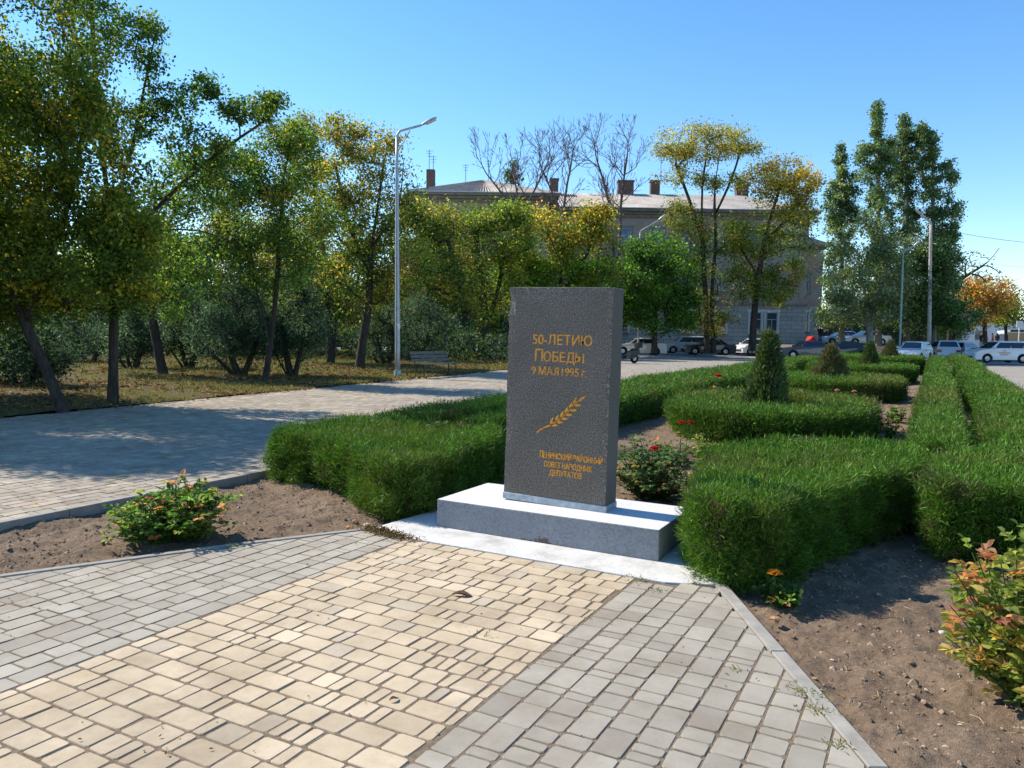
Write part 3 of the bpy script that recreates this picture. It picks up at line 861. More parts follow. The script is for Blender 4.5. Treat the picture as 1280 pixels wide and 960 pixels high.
    # sides: drooping sprays
    for poly, sg in ((Po, 1),) + (((Pi, -1),) if Pi is not None else ()):
        per = np.linalg.norm(np.roll(poly, -1, 0) - poly, axis=1).sum()
        n = int(per * (h + .07) * 7000 * dens)
        q, nr = perim(poly, n)
        nr = nr * sg
        t = RNG.random(n) ** .85
        z = -.05 + t * (h + .03)
        dep = RNG.random(n) ** 1.3 * .14 - .01 + .09 * np.clip(t - .65, 0, 1) * 1.5 + .05 * (1 - t)
        dep += .085 * vnoise(q[:, 0] * 6 + q[:, 1] * 5, z * 7, 49 + seed) + .03 * vnoise(q[:, 0] * 15 + q[:, 1] * 13, z * 16, 50 + seed)
        pp = np.column_stack([q - nr * dep[:, None], z])
        d = np.column_stack([nr * (.75 - .3 * t[:, None]), .25 + .75 * t])
        put(pp, d, 5, col_side, .75, 1.1)
    V, Fc, cc = blades('f', np.concatenate(pos), np.concatenate(dirs), np.concatenate(Ls), np.concatenate(Ws), np.concatenate(cols))
    V = V - np.array([c[0], c[1], -.07])
    per = np.linalg.norm(np.roll(Po, -1, 0) - Po, axis=1).sum()
    q, nr = perim(inset(Po, .09), int(min(60, per * 5)))
    stems = []
    for a, nn_ in zip(q, nr):
        a = a - c
        stems.append(tube_q([(a[0], a[1], 0), (a[0] + nn_[0] * .03, a[1] + nn_[1] * .03, .16), (a[0] + nn_[0] * .06 + random.uniform(-.04, .04), a[1] + nn_[1] * .06, .36)], [.009, .007, .003]))
    with_stems('foliage', V, Fc, cc, stems, [NEEDLE, TWIG], root)
    return root
def rect(a, b_, c_, d): return [(a, c_), ((a + b_) / 2, c_), (b_, c_), (b_, (c_ + d) / 2), (b_, d), ((a + b_) / 2, d), (a, d), (a, (c_ + d) / 2)]
def ell(cx, cy, a, b_, n=16): return [(cx + a * math.cos(t), cy + b_ * math.sin(t)) for t in np.linspace(0, 2 * math.pi, n, endpoint=False)]
hedge('bushy green hedge between the paved path and the plinth', [(-6.5, 6.15), (-6.1, 6.1), (-5.5, 6.0), (-4.85, 5.7), (-4.35, 5.35), (-4.05, 5.2), (-3.86, 5.3), (-3.88, 6.0), (-3.95, 6.8), (-4.1, 7.6), (-4.7, 7.85), (-5.6, 7.8), (-6.3, 7.8), (-6.52, 7.5), (-6.55, 6.8)], .50, seed=1)
hedge('bushy green hedge hugging the shaded end of the plinth', [(-1.45, 5.15), (-1.28, 4.9), (-.98, 4.95), (-.72, 5.25), (-.64, 5.95), (-.26, 6.95), (.04, 7.6), (.04, 8.5), (-.3, 8.95), (-.9, 8.75), (-1.5, 8.2), (-1.9, 7.4), (-1.65, 6.4), (-1.5, 5.7)], .54, seed=2)
hedge('broad green hedge along the pavement, behind the reddish rose bush', [(0.0, 6.5), (.35, 6.6), (.9, 6.75), (1.55, 6.85), (1.66, 7.4), (1.67, 12), (1.67, 16.8), (1.2, 17.2), (.80, 16.8), (.68, 12), (.62, 9.2), (.52, 8.8), (.25, 8.5), (-.04, 7.6)], .55, seed=3)
hedge('narrow green hedge beside the soil strip, next to the broad one', rect(-.12, .39, 9.0, 14.5), .55, seed=4)
hedge('short olive brown hedge block in the narrow row', rect(-.10, .40, 14.9, 18.1), .55, seed=5, olive=lambda u, v: .75 + 0 * u)
hedge('green hedge block past the olive brown one in the narrow row', rect(-.06, .48, 18.6, 28), .54, seed=6)
hedge('last green hedge of the narrow row, near the street', rect(0, .58, 28.4, 50), .62, seed=7)
hedge('middle green hedge of the broad row along the pavement', rect(.90, 1.68, 17.5, 30), .56, seed=8)
hedge('far end hedge of the broad row along the pavement', rect(.98, 1.68, 30.4, 54), .66, seed=9)
hedge('long green hedge lining the tree shaded path', rect(-6.55, -5.62, 8.05, 17.2), .50, seed=10, olive=lambda u, v: np.where(v < 9.5, .5, 0))
hedge('second green hedge lining the tree shaded path', rect(-6.55, -5.62, 17.5, 28), .50, seed=11)
hedge('third green hedge lining the tree shaded path, towards the cars', rect(-6.55, -5.62, 28.4, 48), .50, seed=12)
hedge('narrow hedge behind the monument, parallel to the path hedge', rect(-5.4, -4.9, 8.3, 19.6), .48, seed=13)
hedge('narrow far hedge parallel to the second path hedge', rect(-5.4, -4.9, 20.0, 34), .48, seed=14)
RC = -2.45
hedge('oval hedge ring around the tall narrow thuja', ell(RC, 14.2, 1.72, 2.38), .48, inner=ell(RC, 14.3, .75, 1.25), seed=15, olive=lambda u, v: np.clip((v - 12.6) * .35, 0, .7))
hedge('oval hedge ring around the stout brownish thuja', ell(RC, 24.0, 1.88, 2.45), .48, inner=ell(RC, 24.1, .85, 1.3), seed=16, olive=lambda u, v: np.clip((u + 2.3) * .9, 0, .9))
hedge('third oval hedge ring, around a small green thuja', ell(RC, 33.8, 2.0, 2.5), .56, inner=ell(RC, 33.8, .85, 1.3), seed=17)
hedge('fourth oval hedge ring, nearest the street', ell(RC, 43.4, 2.2, 3.4), .72, inner=ell(RC, 43.4, .85, 1.3), seed=18)

# ------------------------------------------------------------------ thujas in the rings
def thuja(label, p, h, r, pal, seed):
    root = empty('thuja', (p[0], p[1], -.07), 0, label, 'conifer', 'young thujas in the hedge rings')
    m = MB(); m.tube([(0, 0, 0), (0.01, 0, h * .5), (0, .01, h * .9)], [.04, .025, .008], 7); m.build('trunk', BARK, root)
    n = 2600
    t = RNG.random(n) ** .8
    a = RNG.random(n) * 2 * np.pi
    prof = r * np.where(t < .25, .75 + t, (1 - ((t - .25) / .75) ** 1.35)) * (1 + .22 * np.sin(a * 3 + t * 9 + seed) + .15 * np.sin(a * 7 - t * 15))
    rr = prof * np.sqrt(RNG.uniform(.25, 1, n))
    p0 = np.column_stack([rr * np.cos(a), rr * np.sin(a), .05 + t * (h - .15)])
    d = np.column_stack([np.cos(a) * .6, np.sin(a) * .6, np.full(n, .9)])
    k = 7
    q = np.repeat(p0, k, 0) + RNG.normal(0, .035, (n * k, 3)); e = np.repeat(d, k, 0) + RNG.normal(0, .4, (n * k, 3)); e /= np.linalg.norm(e, axis=1, keepdims=True)
    V, Fc, cc = blades('f', q, e, RNG.uniform(.07, .15, n * k), RNG.uniform(.018, .03, n * k), np.clip(np.repeat(pick(pal, n, .15), k, 0) * (1 + RNG.normal(0, .15, (n * k, 1))), .005, .9))
    link('foliage', mesh_np('foliage', V, Fc, cc), NEEDLE, root, False)
TG = [((.09, .15, .04), 4), ((.055, .10, .035), 4), ((.17, .19, .07), 2.5), ((.18, .13, .07), 1)]
TB = [((.15, .15, .06), 4), ((.21, .16, .08), 3), ((.09, .12, .045), 3)]
thuja('tall narrow thuja in the middle of the nearest oval hedge ring', (-2.45, 13.75), 1.78, .30, TG, 1)
thuja('stout brownish thuja standing in the second hedge ring', (-2.5, 23.6), 1.5, .48, TB, 2)
thuja('small green thuja beside the green lamp post', G(1086, 31.5), 1.6, .34, TG, 3)
thuja('small brownish thuja in front of the white hatchback', G(1112, 38), 1.65, .42, TB, 4)

# ------------------------------------------------------------------ rose bushes
def rose(label, p, h, r, n_st, leafL, pal, tips, blooms=(), cat='rose bush', lean=(0, 0), dens=1.0, group=None):
    p = np.array([p[0], p[1], -.07])
    root = empty('rose_bush', p, 0, label, cat, group)
    stems = []; LP, LA, LN_, LL, LC = [], [], [], [], []
    for i in range(n_st):
        a = RNG.random() * 2 * np.pi; q = np.sqrt(RNG.random())
        end = np.array([math.cos(a) * r * q + lean[0], math.sin(a) * r * q + lean[1], h * (1.05 - .45 * q) * RNG.uniform(.75, 1.05)])
        if i % 3 == 0: end = np.array([math.cos(a) * r * (.75 + .3 * q), math.sin(a) * r * (.75 + .3 * q), h * RNG.uniform(.15, .55)])
        st = np.array([math.cos(a), math.sin(a), 0]) * .04
        mid = st * .5 + end * .45; mid[2] = end[2] * .6
        ts = np.linspace(0, 1, 6)[:, None]
        pts = (1 - ts) ** 2 * st + 2 * ts * (1 - ts) * mid + ts ** 2 * end
        stems.append(tube_q(pts, np.linspace(.006, .0025, 6)))
        for t in np.linspace(.16, 1.0, int(10 * dens)):
            b0 = (1 - t) ** 2 * st + 2 * t * (1 - t) * mid + t ** 2 * end
            ax = unit(1)[0]; ax[2] = abs(ax[2]) * .5 - .05; ax /= np.linalg.norm(ax)
            red = RNG.random() < tips * t ** 2.2
            base = pick(REDTIP if red else pal, 1, .12)[0]
            side = np.cross(ax, (0, 0, 1.0)); side /= np.linalg.norm(side) + 1e-9
            for kk, (f, s) in enumerate(((.35, 1), (.35, -1), (.7, 1), (.7, -1), (1.0, 0))):
                LP.append(b0 + ax * leafL * 1.3 * f); LA.append(ax * (.5 if s else 1) + side * s * .9 + RNG.normal(0, .18, 3))
                LN_.append(np.array([0, 0, 1.0]) + RNG.normal(0, .45, 3)); LL.append(leafL * RNG.uniform(.7, 1.15)); LC.append(base * RNG.uniform(.75, 1.3))
    LL = np.array(LL)
    V, Fc, cc = leaves6(np.array(LP), np.array(LA), np.array(LN_), LL, LL * .66, np.clip(np.array(LC), .01, .9))
    with_stems('foliage', V, Fc, cc, stems, [LEAF, GREENSTEM], root)
    for (bx, by, bz, s, colr) in blooms:
        c = np.array([bx, by, bz])
        m = MB(); m.tube([(bx * .4, by * .4, .1), (bx * .8, by * .8, bz * .7), (bx, by, bz)], [.004, .0035, .003], 5); m.build('stem', GREENSTEM, root)
        pp, aa, nn_, ll, cl = [], [], [], [], []
        for ring_, (k, el, L) in enumerate(((5, .35, 1.0), (5, .8, .9), (5, 1.15, .8), (4, 1.4, .65))):
            for j in range(k):
                a = 2 * math.pi * j / k + ring_ * .6
                d = np.array([math.cos(a) * math.cos(el), math.sin(a) * math.cos(el), math.sin(el)])
                pp.append(c + d * s * .08); aa.append(d); nn_.append(np.array([-math.cos(a) * math.sin(el), -math.sin(a) * math.sin(el), math.cos(el)])); ll.append(s * L); cl.append(np.array(colr) * RNG.uniform(.75, 1.15))
        ll = np.array(ll)
        V, Fc, cc = leaves6(np.array(pp), np.array(aa), np.array(nn_), ll, ll * 1.05, np.array(cl), .35)
        link('bloom', mesh_np('bloom', V, Fc, cc), PETAL, root, False)
    return root
REDTIP = [((.42, .17, .07), 3), ((.50, .25, .15), 3), ((.42, .27, .07), 2), ((.32, .12, .08), 2)]
RG = [((.08, .16, .03), 4), ((.05, .11, .025), 4), ((.15, .22, .05), 3), ((.24, .25, .06), 1.5)]
RDK = [((.09, .15, .06), 4), ((.06, .11, .045), 4), ((.14, .19, .09), 2), ((.19, .14, .07), 1)]
RYE = [((.17, .22, .05), 4), ((.27, .28, .07), 3), ((.11, .17, .04), 3), ((.38, .29, .10), 1.3)]
RED, PINK = (.62, .015, .03), (.75, .35, .3)
rose('leafy rose bush with reddening tips on bare soil by the grey paving', (-5.12, 3.95), .50, .43, 100, .05, RG, .2)
rose('tall rose bush with salmon and yellow leaves near the bottom of the broad hedge', (.46, 4.15), .86, .39, 90, .052, RYE, .28)
rose('grey green rose bush with red blooms behind the granite stele', (-2.42, 7.45), .70, .46, 80, .045, RDK, .06, [(.10, -.25, .56, .05, RED)])
rose('sparse rose with twin red blooms in front of the oval hedge', (-2.75, 9.6), .52, .2, 8, .04, RDK, .2, [(.0, .0, .56, .05, RED), (.1, .03, .57, .045, RED)])
rose('rose with one large red bloom between path hedge and oval ring', G(897, 16.0), .78, .32, 26, .05, RDK, .1, [(.0, -.05, .84, .085, RED)], dens=.8)
GP = 'small roses along the soil strip'
for lab, px, d, h_, r_, pal, bl in (('small yellowing rose at the end of the soil strip by the hedges', 1108, 9.4, .22, .28, RYE, ()),
        ('low green rose at the foot of the oval ring, beside the soil strip', 1115, 13.0, .42, .26, RG, ()),
        ('pale rose with pinkish bloom against the olive ring', 1066, 15.5, .55, .3, RYE, [(0, 0, .6, .06, PINK)]),
        ('low bushy rose under the shaded side of the oval ring', 1004, 11.0, .32, .22, RDK, ()),
        ('thin rose with salmon bloom between the first two rings', 1045, 17.0, .48, .25, RDK, [(0, 0, .52, .06, PINK)]),
        ('leafy rose by the inner corner of the oval ring and soil strip', 1122, 15.5, .4, .25, RG, ()),
        ('low rose in the litter between monument and oval ring', 880, 10.6, .3, .24, RYE, ())):
    rose(lab, G(px, d), h_, r_, 12, .05, pal, .25, bl, group=GP, dens=.8)

rose('low weed with an orange bloom at the foot of the hedge by the apron tip', (-.74, 4.98), .16, .14, 14, .034, RG, .05, [(-.05, -.08, .2, .05, (.62, .27, .03))], cat='weed')
rose('tiny green seedling on bare soil near the end of the plaza kerb', (.35, 3.0), .06, .05, 5, .022, RG, 0, cat='weed')

# ------------------------------------------------------------------ small things on the plaza and the soil
def chunk(name, label, cat, p, s, m, sq=(1, .8, .55), z=-.05):
    bm = bmesh.new(); bmesh.ops.create_icosphere(bm, subdivisions=2, radius=1)
    for v in bm.verts: v.co = Vector((v.co.x * sq[0], v.co.y * sq[1], v.co.z * sq[2])) * s * random.uniform(.78, 1.15)
    me = bpy.data.meshes.new(name); bm.to_mesh(me); bm.free()
    o = link(name, me, m); o.location = (p[0], p[1], z + s * sq[2] * .5); o.rotation_euler = (0, 0, random.uniform(0, 6))
    return tag(o, label, cat)
TAN = plain('broken_brick', (.42, .24, .11), .9, .1, 0, .3, 30)
PALE = plain('pale_stone', (.55, .47, .38), .9, .1, 0, .25, 25)
GREYST = plain('grey_stone', (.25, .235, .22), .9, .1, 0, .25, 25)
chunk('stone', 'tan brick chip lying on soil beside the plaza kerb', 'stone', (-.73, 4.62), .032, TAN)
chunk('stone', 'pale grey pebble in the hedge shadow', 'stone', (-.47, 5.27), .028, GREYST, z=-.07)
chunk('stone', 'white pebble on sunlit soil near the reddish rose bush', 'stone', (.13, 4.95), .024, PALE, z=-.07)
for lab, u, v, s in (('largest pale rubble piece at the hedge corner by the apron', -4.12, 5.05, .045), ('orange tinted rubble piece at the hedge corner', -4.2, 4.93, .038), ('flat pale rubble piece against the kerb end', -4.04, 4.98, .03), ('small rubble piece behind the others at the hedge corner', -4.3, 5.12, .03)):
    o = chunk('rubble', lab, 'rubble', (u, v), s, PALE if 'pale' in lab else TAN, z=-.05); tag(o, group='rubble at the hedge corner')
# curled dry leaf on the yellow paving
def dry_leaf(label, p, L, rz):
    m = MB(); n = 8
    V = []
    for i in range(n + 1):
        t = i / n; w = L * .22 * math.sin(math.pi * min(1, t * .95 + .03)) + .002
        for j in (-1, 0, 1):
            V.append((t * L - L / 2, j * w * .8, .004 + abs(j) * w * .6 + .004 * math.sin(t * 5)))
    m.add(V, [(i * 3 + j, i * 3 + j + 1, i * 3 + j + 4, i * 3 + j + 3) for i in range(n) for j in range(2)])
    o = m.build('dry_leaf', plain('dry_leaf_brown', (.13, .065, .03), .8, .2, 0, .3, 40), smooth=True)
    o.location = (p[0], p[1], .003); o.rotation_euler = (0, 0, rz)
    return tag(o, label, 'leaf')
dry_leaf('curled dark brown leaf lying on the yellow paving', (-2.44, 3.9), .13, rad(18))
dry_leaf('tiny brown leaf on yellow paving near the grey border', (-1.98, 2.62), .05, rad(70))
# plant debris clump at the corner of the apron
n = 900
u = -3.72 + RNG.normal(0, .15, n); v = 4.80 + RNG.normal(0, .035, n) + (u + 3.72) * -.15
ax = unit(n); ax[:, 2] *= .5
V, Fc, cc = leaves6(np.stack([u, v, .012 + np.abs(RNG.normal(0, .010, n))], 1), ax, unit(n), RNG.uniform(.015, .04, n), .008, pick(DRY + [((.16, .15, .05), 5)], n, .3))
tag(link('plant_debris', mesh_np('plant_debris', V, Fc, cc), LITTER), 'brown clump of dry plant debris at the apron corner', kind='stuff')
# weeds and sand scraps in the joints
def weeds(label, spots, pal, seed=0):
    Ps, Ds, Cs, Ls = [], [], [], []
    for (a, b_, r, k) in spots:
        q = np.column_stack([a + RNG.normal(0, r, k), b_ + RNG.normal(0, r * .6, k), np.full(k, .0)])
        e = unit(k); e[:, 2] = np.abs(e[:, 2]) * .7 + .25
        Ps.append(q); Ds.append(e / np.linalg.norm(e, axis=1, keepdims=True)); Cs.append(pick(pal, k, .2)); Ls.append(RNG.uniform(.010, .036, k))
    V, Fc, cc = blades('w', np.concatenate(Ps), np.concatenate(Ds), np.concatenate(Ls), .006, np.concatenate(Cs))
    tag(link('weeds', mesh_np('weeds', V, Fc, cc), LEAF), label, kind='stuff')
weeds('small weeds sprouting from the paving joints and kerb', [(-1.45, 4.62, .03, 30), (-.42, 3.62, .05, 80), (-.36, 3.47, .04, 60), (-.75, 3.7, .02, 14), (-1.62, 4.76, .05, 60), (-1.25, 4.88, .04, 60), (-4.45, 3.93, .04, 40), (-2.0, 3.45, .04, 16), (-.25, 3.2, .03, 30), (-5.4, 2.2, .05, 60)], [((.16, .18, .06), 4), ((.28, .22, .10), 4), ((.10, .14, .04), 2)])
# twigs on soil
m = MB()
for _ in range(260):
    u_, v_ = RNG.uniform(-.9, 1.6), RNG.uniform(2.2, 6.4)
    if not inside(PLAZA, np.array([u_]), np.array([v_]))[0] and u_ > -1.0 - (v_ - 4.9) * .55 + .1:
        a = RNG.uniform(0, 6.28); L = RNG.uniform(.015, .09)
        z = float(soil_z(np.array([u_]), np.array([v_]))[0]) + .012
        m.tube([(u_, v_, z), (u_ + math.cos(a) * L * .5, v_ + math.sin(a) * L * .5, z + .006), (u_ + math.cos(a + .3) * L, v_ + math.sin(a + .3) * L, z)], .0022, 4)
tag(m.build('twig_debris', plain('dry_twig', (.34, .27, .18), .8, .1, 0, .3, 30)), 'dry twigs and straws strewn over the soil', kind='stuff')

# ------------------------------------------------------------------ trees
def tree(name, label, trunks, blobs, d, leaf, n_leaf, pal, r0, group=None, bark=None, natt=26, sig=.42, top=None, cat='tree', z0=None, bare=False, droop=.15, lw=.62, seed=0, limb=1.0, jit=.10, hi_pal=None, up=.25, rmin=.006):
    """trunks: pixel paths from the foot upwards; blobs: (px, py, rx, ry[, share[, depth shift]]) in photo pixels at depth d"""
    global RNG
    keep_rng = RNG
    RNG = np.random.default_rng(1000 + seed)
    s = d / F
    foot = P(*trunks[0][0], d)
    zf = foot[2] if z0 is None else z0
    foot = G(trunks[0][0][0], d, zf)
    root = empty(name, foot, 0, label, cat, group)
    nodes, par, rfix = [], [], []
    for ti, tr in enumerate(trunks):
        pts = [P(q[0], q[1], d + (q[2] if len(q) > 2 else 0)) for q in tr]
        if ti == 0 or (tr[0][1] > trunks[0][0][1] - 6): pts[0] = G(tr[0][0], d, zf - .05)
        dense = []
        for a, b_ in zip(pts[:-1], pts[1:]):
            k = max(2, int(np.linalg.norm(b_ - a) / (.45 * max(1, d / 25))))
            for i in range(k): dense.append(a + (b_ - a) * i / k)
        dense.append(pts[-1])
        dense = np.array(dense)
        if len(dense) > 4:
            w = RNG.normal(0, .03 * s * 20, dense.shape) * .35; w[0] = 0; w[:, 2] = 0
            dense = dense + np.cumsum(w, 0) * .25
            dense[1:-1] = (dense[:-2] + dense[1:-1] * 2 + dense[2:]) / 4
        start = -1
        if ti > 0 and nodes:
            dist = np.linalg.norm(np.array(nodes) - dense[0], axis=1)
            if dist.min() < 1.2 * max(1, d / 20) and tr[0][1] <= trunks[0][0][1] - 6: start = int(dist.argmin())
        for q in dense:
            par.append(start); nodes.append(q); start = len(nodes) - 1
    ntr = len(nodes)
    chains = []
    att, asg = [], []
    tot = sum((b_[2] * b_[3]) for b_ in blobs)
    for b_ in blobs:
        k = max(4, int(natt * (b_[4] if len(b_) > 4 else 1.0)))
        o = RNG.normal(size=(k, 3)); o /= np.linalg.norm(o, axis=1, keepdims=True); o *= RNG.uniform(.35, 1, (k, 1)) ** .6
        for q in o:
            att.append(P(b_[0] + q[0] * b_[2], b_[1] + q[1] * b_[3], d + (b_[5] if len(b_) > 5 else 0) + q[2] * .5 * (b_[2] + b_[3]) * s)); asg.append((b_[2] + b_[3]) / 2 * s)
    att = np.array(att); asg = np.array(asg)
    nd = np.array(nodes)
    dist0 = np.array([np.linalg.norm(nd - a, axis=1).min() for a in att])
    order = np.argsort(dist0)
    nodes = list(nodes)
    for ai in order:
        a = att[ai]
        N = np.array(nodes)
        dv = a - N
        L = np.linalg.norm(dv, axis=1)
        cost = L + .7 * np.maximum(0, N[:, 2] - a[2] + .15 * L) + (L < 1e-3) * 9
        j = int(cost.argmin()); L = L[j]
        k = max(2, min(6, int(L / (.25 * max(1, d / 25))) + 1))
        b0 = N[j]
        ctl = b0 + (a - b0) * .5 + np.array([0, 0, up * L]) + RNG.normal(0, jit * L, 3)
        prev = j; ch = [j]
        for i in range(1, k + 1):
            t = i / k
            q = (1 - t) ** 2 * b0 + 2 * t * (1 - t) * ctl + t * t * a
            nodes.append(q); par.append(prev); prev = len(nodes) - 1; ch.append(prev)
        chains.append(ch)
    N = np.array(nodes); cnt = np.zeros(len(N))
    isleaf = np.ones(len(N), bool)
    for i in range(len(N) - 1, -1, -1):
        if isleaf[i]: cnt[i] = max(cnt[i], 1)
        if par[i] >= 0: cnt[par[i]] += cnt[i]; isleaf[par[i]] = False
    rr = r0 * (cnt / max(cnt.max(), 1)) ** .52 * limb
    rr = np.maximum(rr, rmin * max(1, d / 20))
    # trunk flare and taper
    m_v, m_f, off = [], [], 0
    kids = {}
    for i, p in enumerate(par): kids.setdefault(p, []).append(i)
    segs = []
    i = 0
    while i < ntr:
        j = i
        while j + 1 < ntr and par[j + 1] == j: j += 1
        segs.append(([par[i]] if par[i] >= 0 else []) + list(range(i, j + 1)))
        i = j + 1
    for ch in segs + chains:
        pts = N[ch]; r_ = rr[ch].copy()
        if par[ch[0]] == -1 and ch[0] < ntr:
            r_[0] *= 1.35
            if len(r_) > 1: r_[1] *= 1.08
        elif len(r_) > 1: r_[0] = min(r_[0], r_[1] * 1.15)
        if len(pts) < 2: continue
        k = 8 if r_.max() > .05 * max(1, d / 25) else 4
        Vt = ring_tube(pts, r_, k)
        nn = len(pts)
        m_v.append(Vt)
        m_f += [(off + i * k + jj, off + i * k + (jj + 1) % k, off + (i + 1) * k + (jj + 1) % k, off + (i + 1) * k + jj) for i in range(nn - 1) for jj in range(k)]
        off += len(Vt)
    Vt = np.concatenate(m_v) - foot
    link('trunk', mesh_np('trunk', Vt, m_f, smooth=True), bark or BARK, root, False)
    # leaves round the twig ends
    if n_leaf:
        src, bias = [], []
        per = max(1, n_leaf // len(att))
        palc = np.array([q[0] for q in pal]); w = np.array([q[1] for q in pal], float); w /= w.sum()
        zs = att[:, 2]; zr = (zs - zs.min()) / (np.ptp(zs) + 1e-6)
        pos, colr = [], []
        for ai, ch in zip(order, chains):
            k = int(per * RNG.uniform(.5, 1.5))
            pts = N[ch]
            t = RNG.random(k) ** .7
            idx = np.clip((t * (len(pts) - 1)).astype(int), 0, len(pts) - 2)
            fr = t * (len(pts) - 1) - idx
            q = pts[idx] * (1 - fr[:, None]) + pts[idx + 1] * fr[:, None]
            sg = sig * min(1.0, .45 + asg[ai] * .28)
            q = q + RNG.normal(0, 1, (k, 3)) * np.array([sg, sg, sg * .75])
            main = RNG.choice(len(palc), p=w)
            ci = np.where(RNG.random(k) < .68, main, RNG.choice(len(palc), k, p=w))
            c = palc[ci]
            if hi_pal is not None:
                hp = np.array([x[0] for x in hi_pal]); hw = np.array([x[1] for x in hi_pal], float); hw /= hw.sum()
                sel = RNG.random(k) < np.clip((zr[ai] - .45) * 2.2, 0, .92)
                c = np.where(sel[:, None], hp[RNG.choice(len(hp), k, p=hw)], c)
            pos.append(q); colr.append(c * (1 + RNG.normal(0, .14, (k, 1))) * RNG.uniform(.6, 1.4))
        pos = np.concatenate(pos); colr = np.clip(np.concatenate(colr) * 1.42, .005, .9)
        n = len(pos)
        ax = unit(n); ax[:, 2] -= droop; ax /= np.linalg.norm(ax, axis=1, keepdims=True)
        sd = np.cross(ax, unit(n)); sd /= np.linalg.norm(sd, axis=1, keepdims=True) + 1e-9
        L = (leaf * RNG.uniform(.45, 1.35, n))[:, None]
        V = np.stack([pos - ax * L / 2, pos + sd * L * lw / 2, pos + ax * L / 2, pos - sd * L * lw / 2], 1).reshape(-1, 3) - foot
        link('crown', mesh_np('crown', V, np.arange(n * 4).reshape(n, 4), np.repeat(colr, 4, 0)), LEAF, root, False)
    RNG = keep_rng
    return root
GRN = [((.055, .10, .018), 4), ((.08, .13, .02), 4), ((.04, .075, .018), 3), ((.13, .16, .025), 2)]
YGR = [((.085, .12, .018), 5), ((.13, .15, .02), 3), ((.28, .22, .025), .9), ((.05, .085, .014), 5), ((.38, .28, .03), .5)]
MIXD = [((.10, .14, .02), 4), ((.16, .18, .03), 3), ((.055, .09, .018), 4), ((.26, .19, .04), 2), ((.22, .12, .045), 1.2)]
AUT = [((.36, .22, .03), 4), ((.42, .18, .04), 3), ((.20, .18, .03), 3)]
AUTR = [((.36, .17, .05), 4), ((.28, .13, .05), 3), ((.30, .24, .04), 3), ((.14, .15, .03), 3)]
LIME = [((.10, .20, .02), 4), ((.07, .15, .02), 4), ((.16, .24, .03), 2), ((.05, .10, .015), 3)]
DARKG = [((.035, .075, .018), 4), ((.05, .10, .02), 3), ((.028, .055, .016), 4)]
SILV = [((.10, .13, .06), 4), ((.15, .18, .10), 3), ((.06, .09, .035), 4), ((.24, .27, .19), 1.2)]
POP = [((.06, .10, .04), 4), ((.10, .14, .06), 4), ((.04, .07, .03), 3), ((.20, .23, .14), 1.6)]
JUN = [((.030, .055, .035), 4), ((.045, .075, .05), 4), ((.02, .038, .025), 4), ((.07, .10, .065), 1)]
T = 'park trees on the lawn'
tree('tree', 'near leaning yellow green tree with dark trunk by the paved path', [[(80, 515), (58, 460), (30, 405), (10, 340), (-8, 260), (-20, 160)], [(30, 405), (60, 330), (85, 260), (100, 180)]],
     [(50, 60, 110, 80), (20, 190, 100, 90), (120, 200, 75, 90), (95, 320, 95, 65, 1.1), (-70, 150, 90, 160), (10, 345, 75, 55, 1.1), (150, 290, 50, 50), (60, 120, 80, 60), (40, 250, 80, 60), (165, 350, 40, 30, .5), (40, -70, 100, 70, .8), (-60, 0, 90, 90, .7)], 14.4, .080, 84000, YGR, .095, T, natt=56, sig=.24, seed=1)
tree('tree', 'tall green tree with straight trunk and a long limb reaching sideways', [[(141, 505), (142, 430), (143, 360), (141, 300), (134, 235), (124, 160), (118, 60), (112, -20)], [(145, 330), (172, 285), (215, 240), (270, 192), (330, 152)], [(165, 290), (250, 285), (325, 318)], [(138, 270), (165, 190), (180, 110), (195, 40)]],
     [(122, 40, 42, 55), (185, 60, 28, 50, .8), (150, 160, 45, 40), (245, 185, 50, 30), (312, 138, 40, 20), (215, 130, 38, 28, .8), (270, 235, 50, 28), (110, -50, 60, 50), (150, -95, 80, 50), (215, 320, 55, 32), (345, 125, 14, 10, .3), (255, 110, 20, 16, .4), (205, 375, 55, 28, .8), (110, 370, 60, 32)], 16.1, .076, 31000, GRN, .092, T, natt=52, sig=.18, seed=2)
tree('tree', 'slanting pale trunked green tree behind the straight one', [[(205, 473), (196, 430), (187, 380), (183, 320), (195, 250)]],
     [(195, 330, 60, 45), (250, 290, 60, 60), (170, 270, 60, 50), (240, 230, 60, 45), (120, 330, 60, 45)], 25, .10, 22000, GRN + [((.28, .22, .03), 1)], .14, T, natt=36, sig=.3, seed=3)
tree('tree', 'slender multi stemmed tree growing out of the dark junipers', [[(331, 478), (338, 430), (345, 370), (350, 300), (355, 220)], [(338, 430), (322, 370), (310, 290)]],
     [(345, 210, 55, 55), (310, 270, 55, 55), (380, 270, 55, 60), (340, 330, 60, 45), (365, 170, 35, 25, .6), (290, 220, 40, 40)], 23.4, .09, 30000, GRN + [((.26, .2, .03), 1.5), ((.22, .11, .05), .6)], .085, T, natt=38, sig=.26, seed=4)
tree('tree', 'crooked tree with yellowing leaves left of the tall lamp post', [[(449, 464), (453, 425), (462, 380), (461, 330), (470, 275), (480, 200)], [(462, 340), (435, 280), (420, 210)], [(464, 310), (500, 260), (505, 200)]],
     [(465, 185, 45, 28), (425, 225, 50, 40), (485, 250, 48, 50), (415, 300, 55, 45), (505, 330, 45, 45), (450, 280, 50, 45), (445, 350, 55, 35), (425, 160, 35, 18, .5)], 31.5, .115, 30000, MIXD, .17, T, natt=36, sig=.32, seed=5, hi_pal=MIXD + [((.36, .22, .04), 5)])
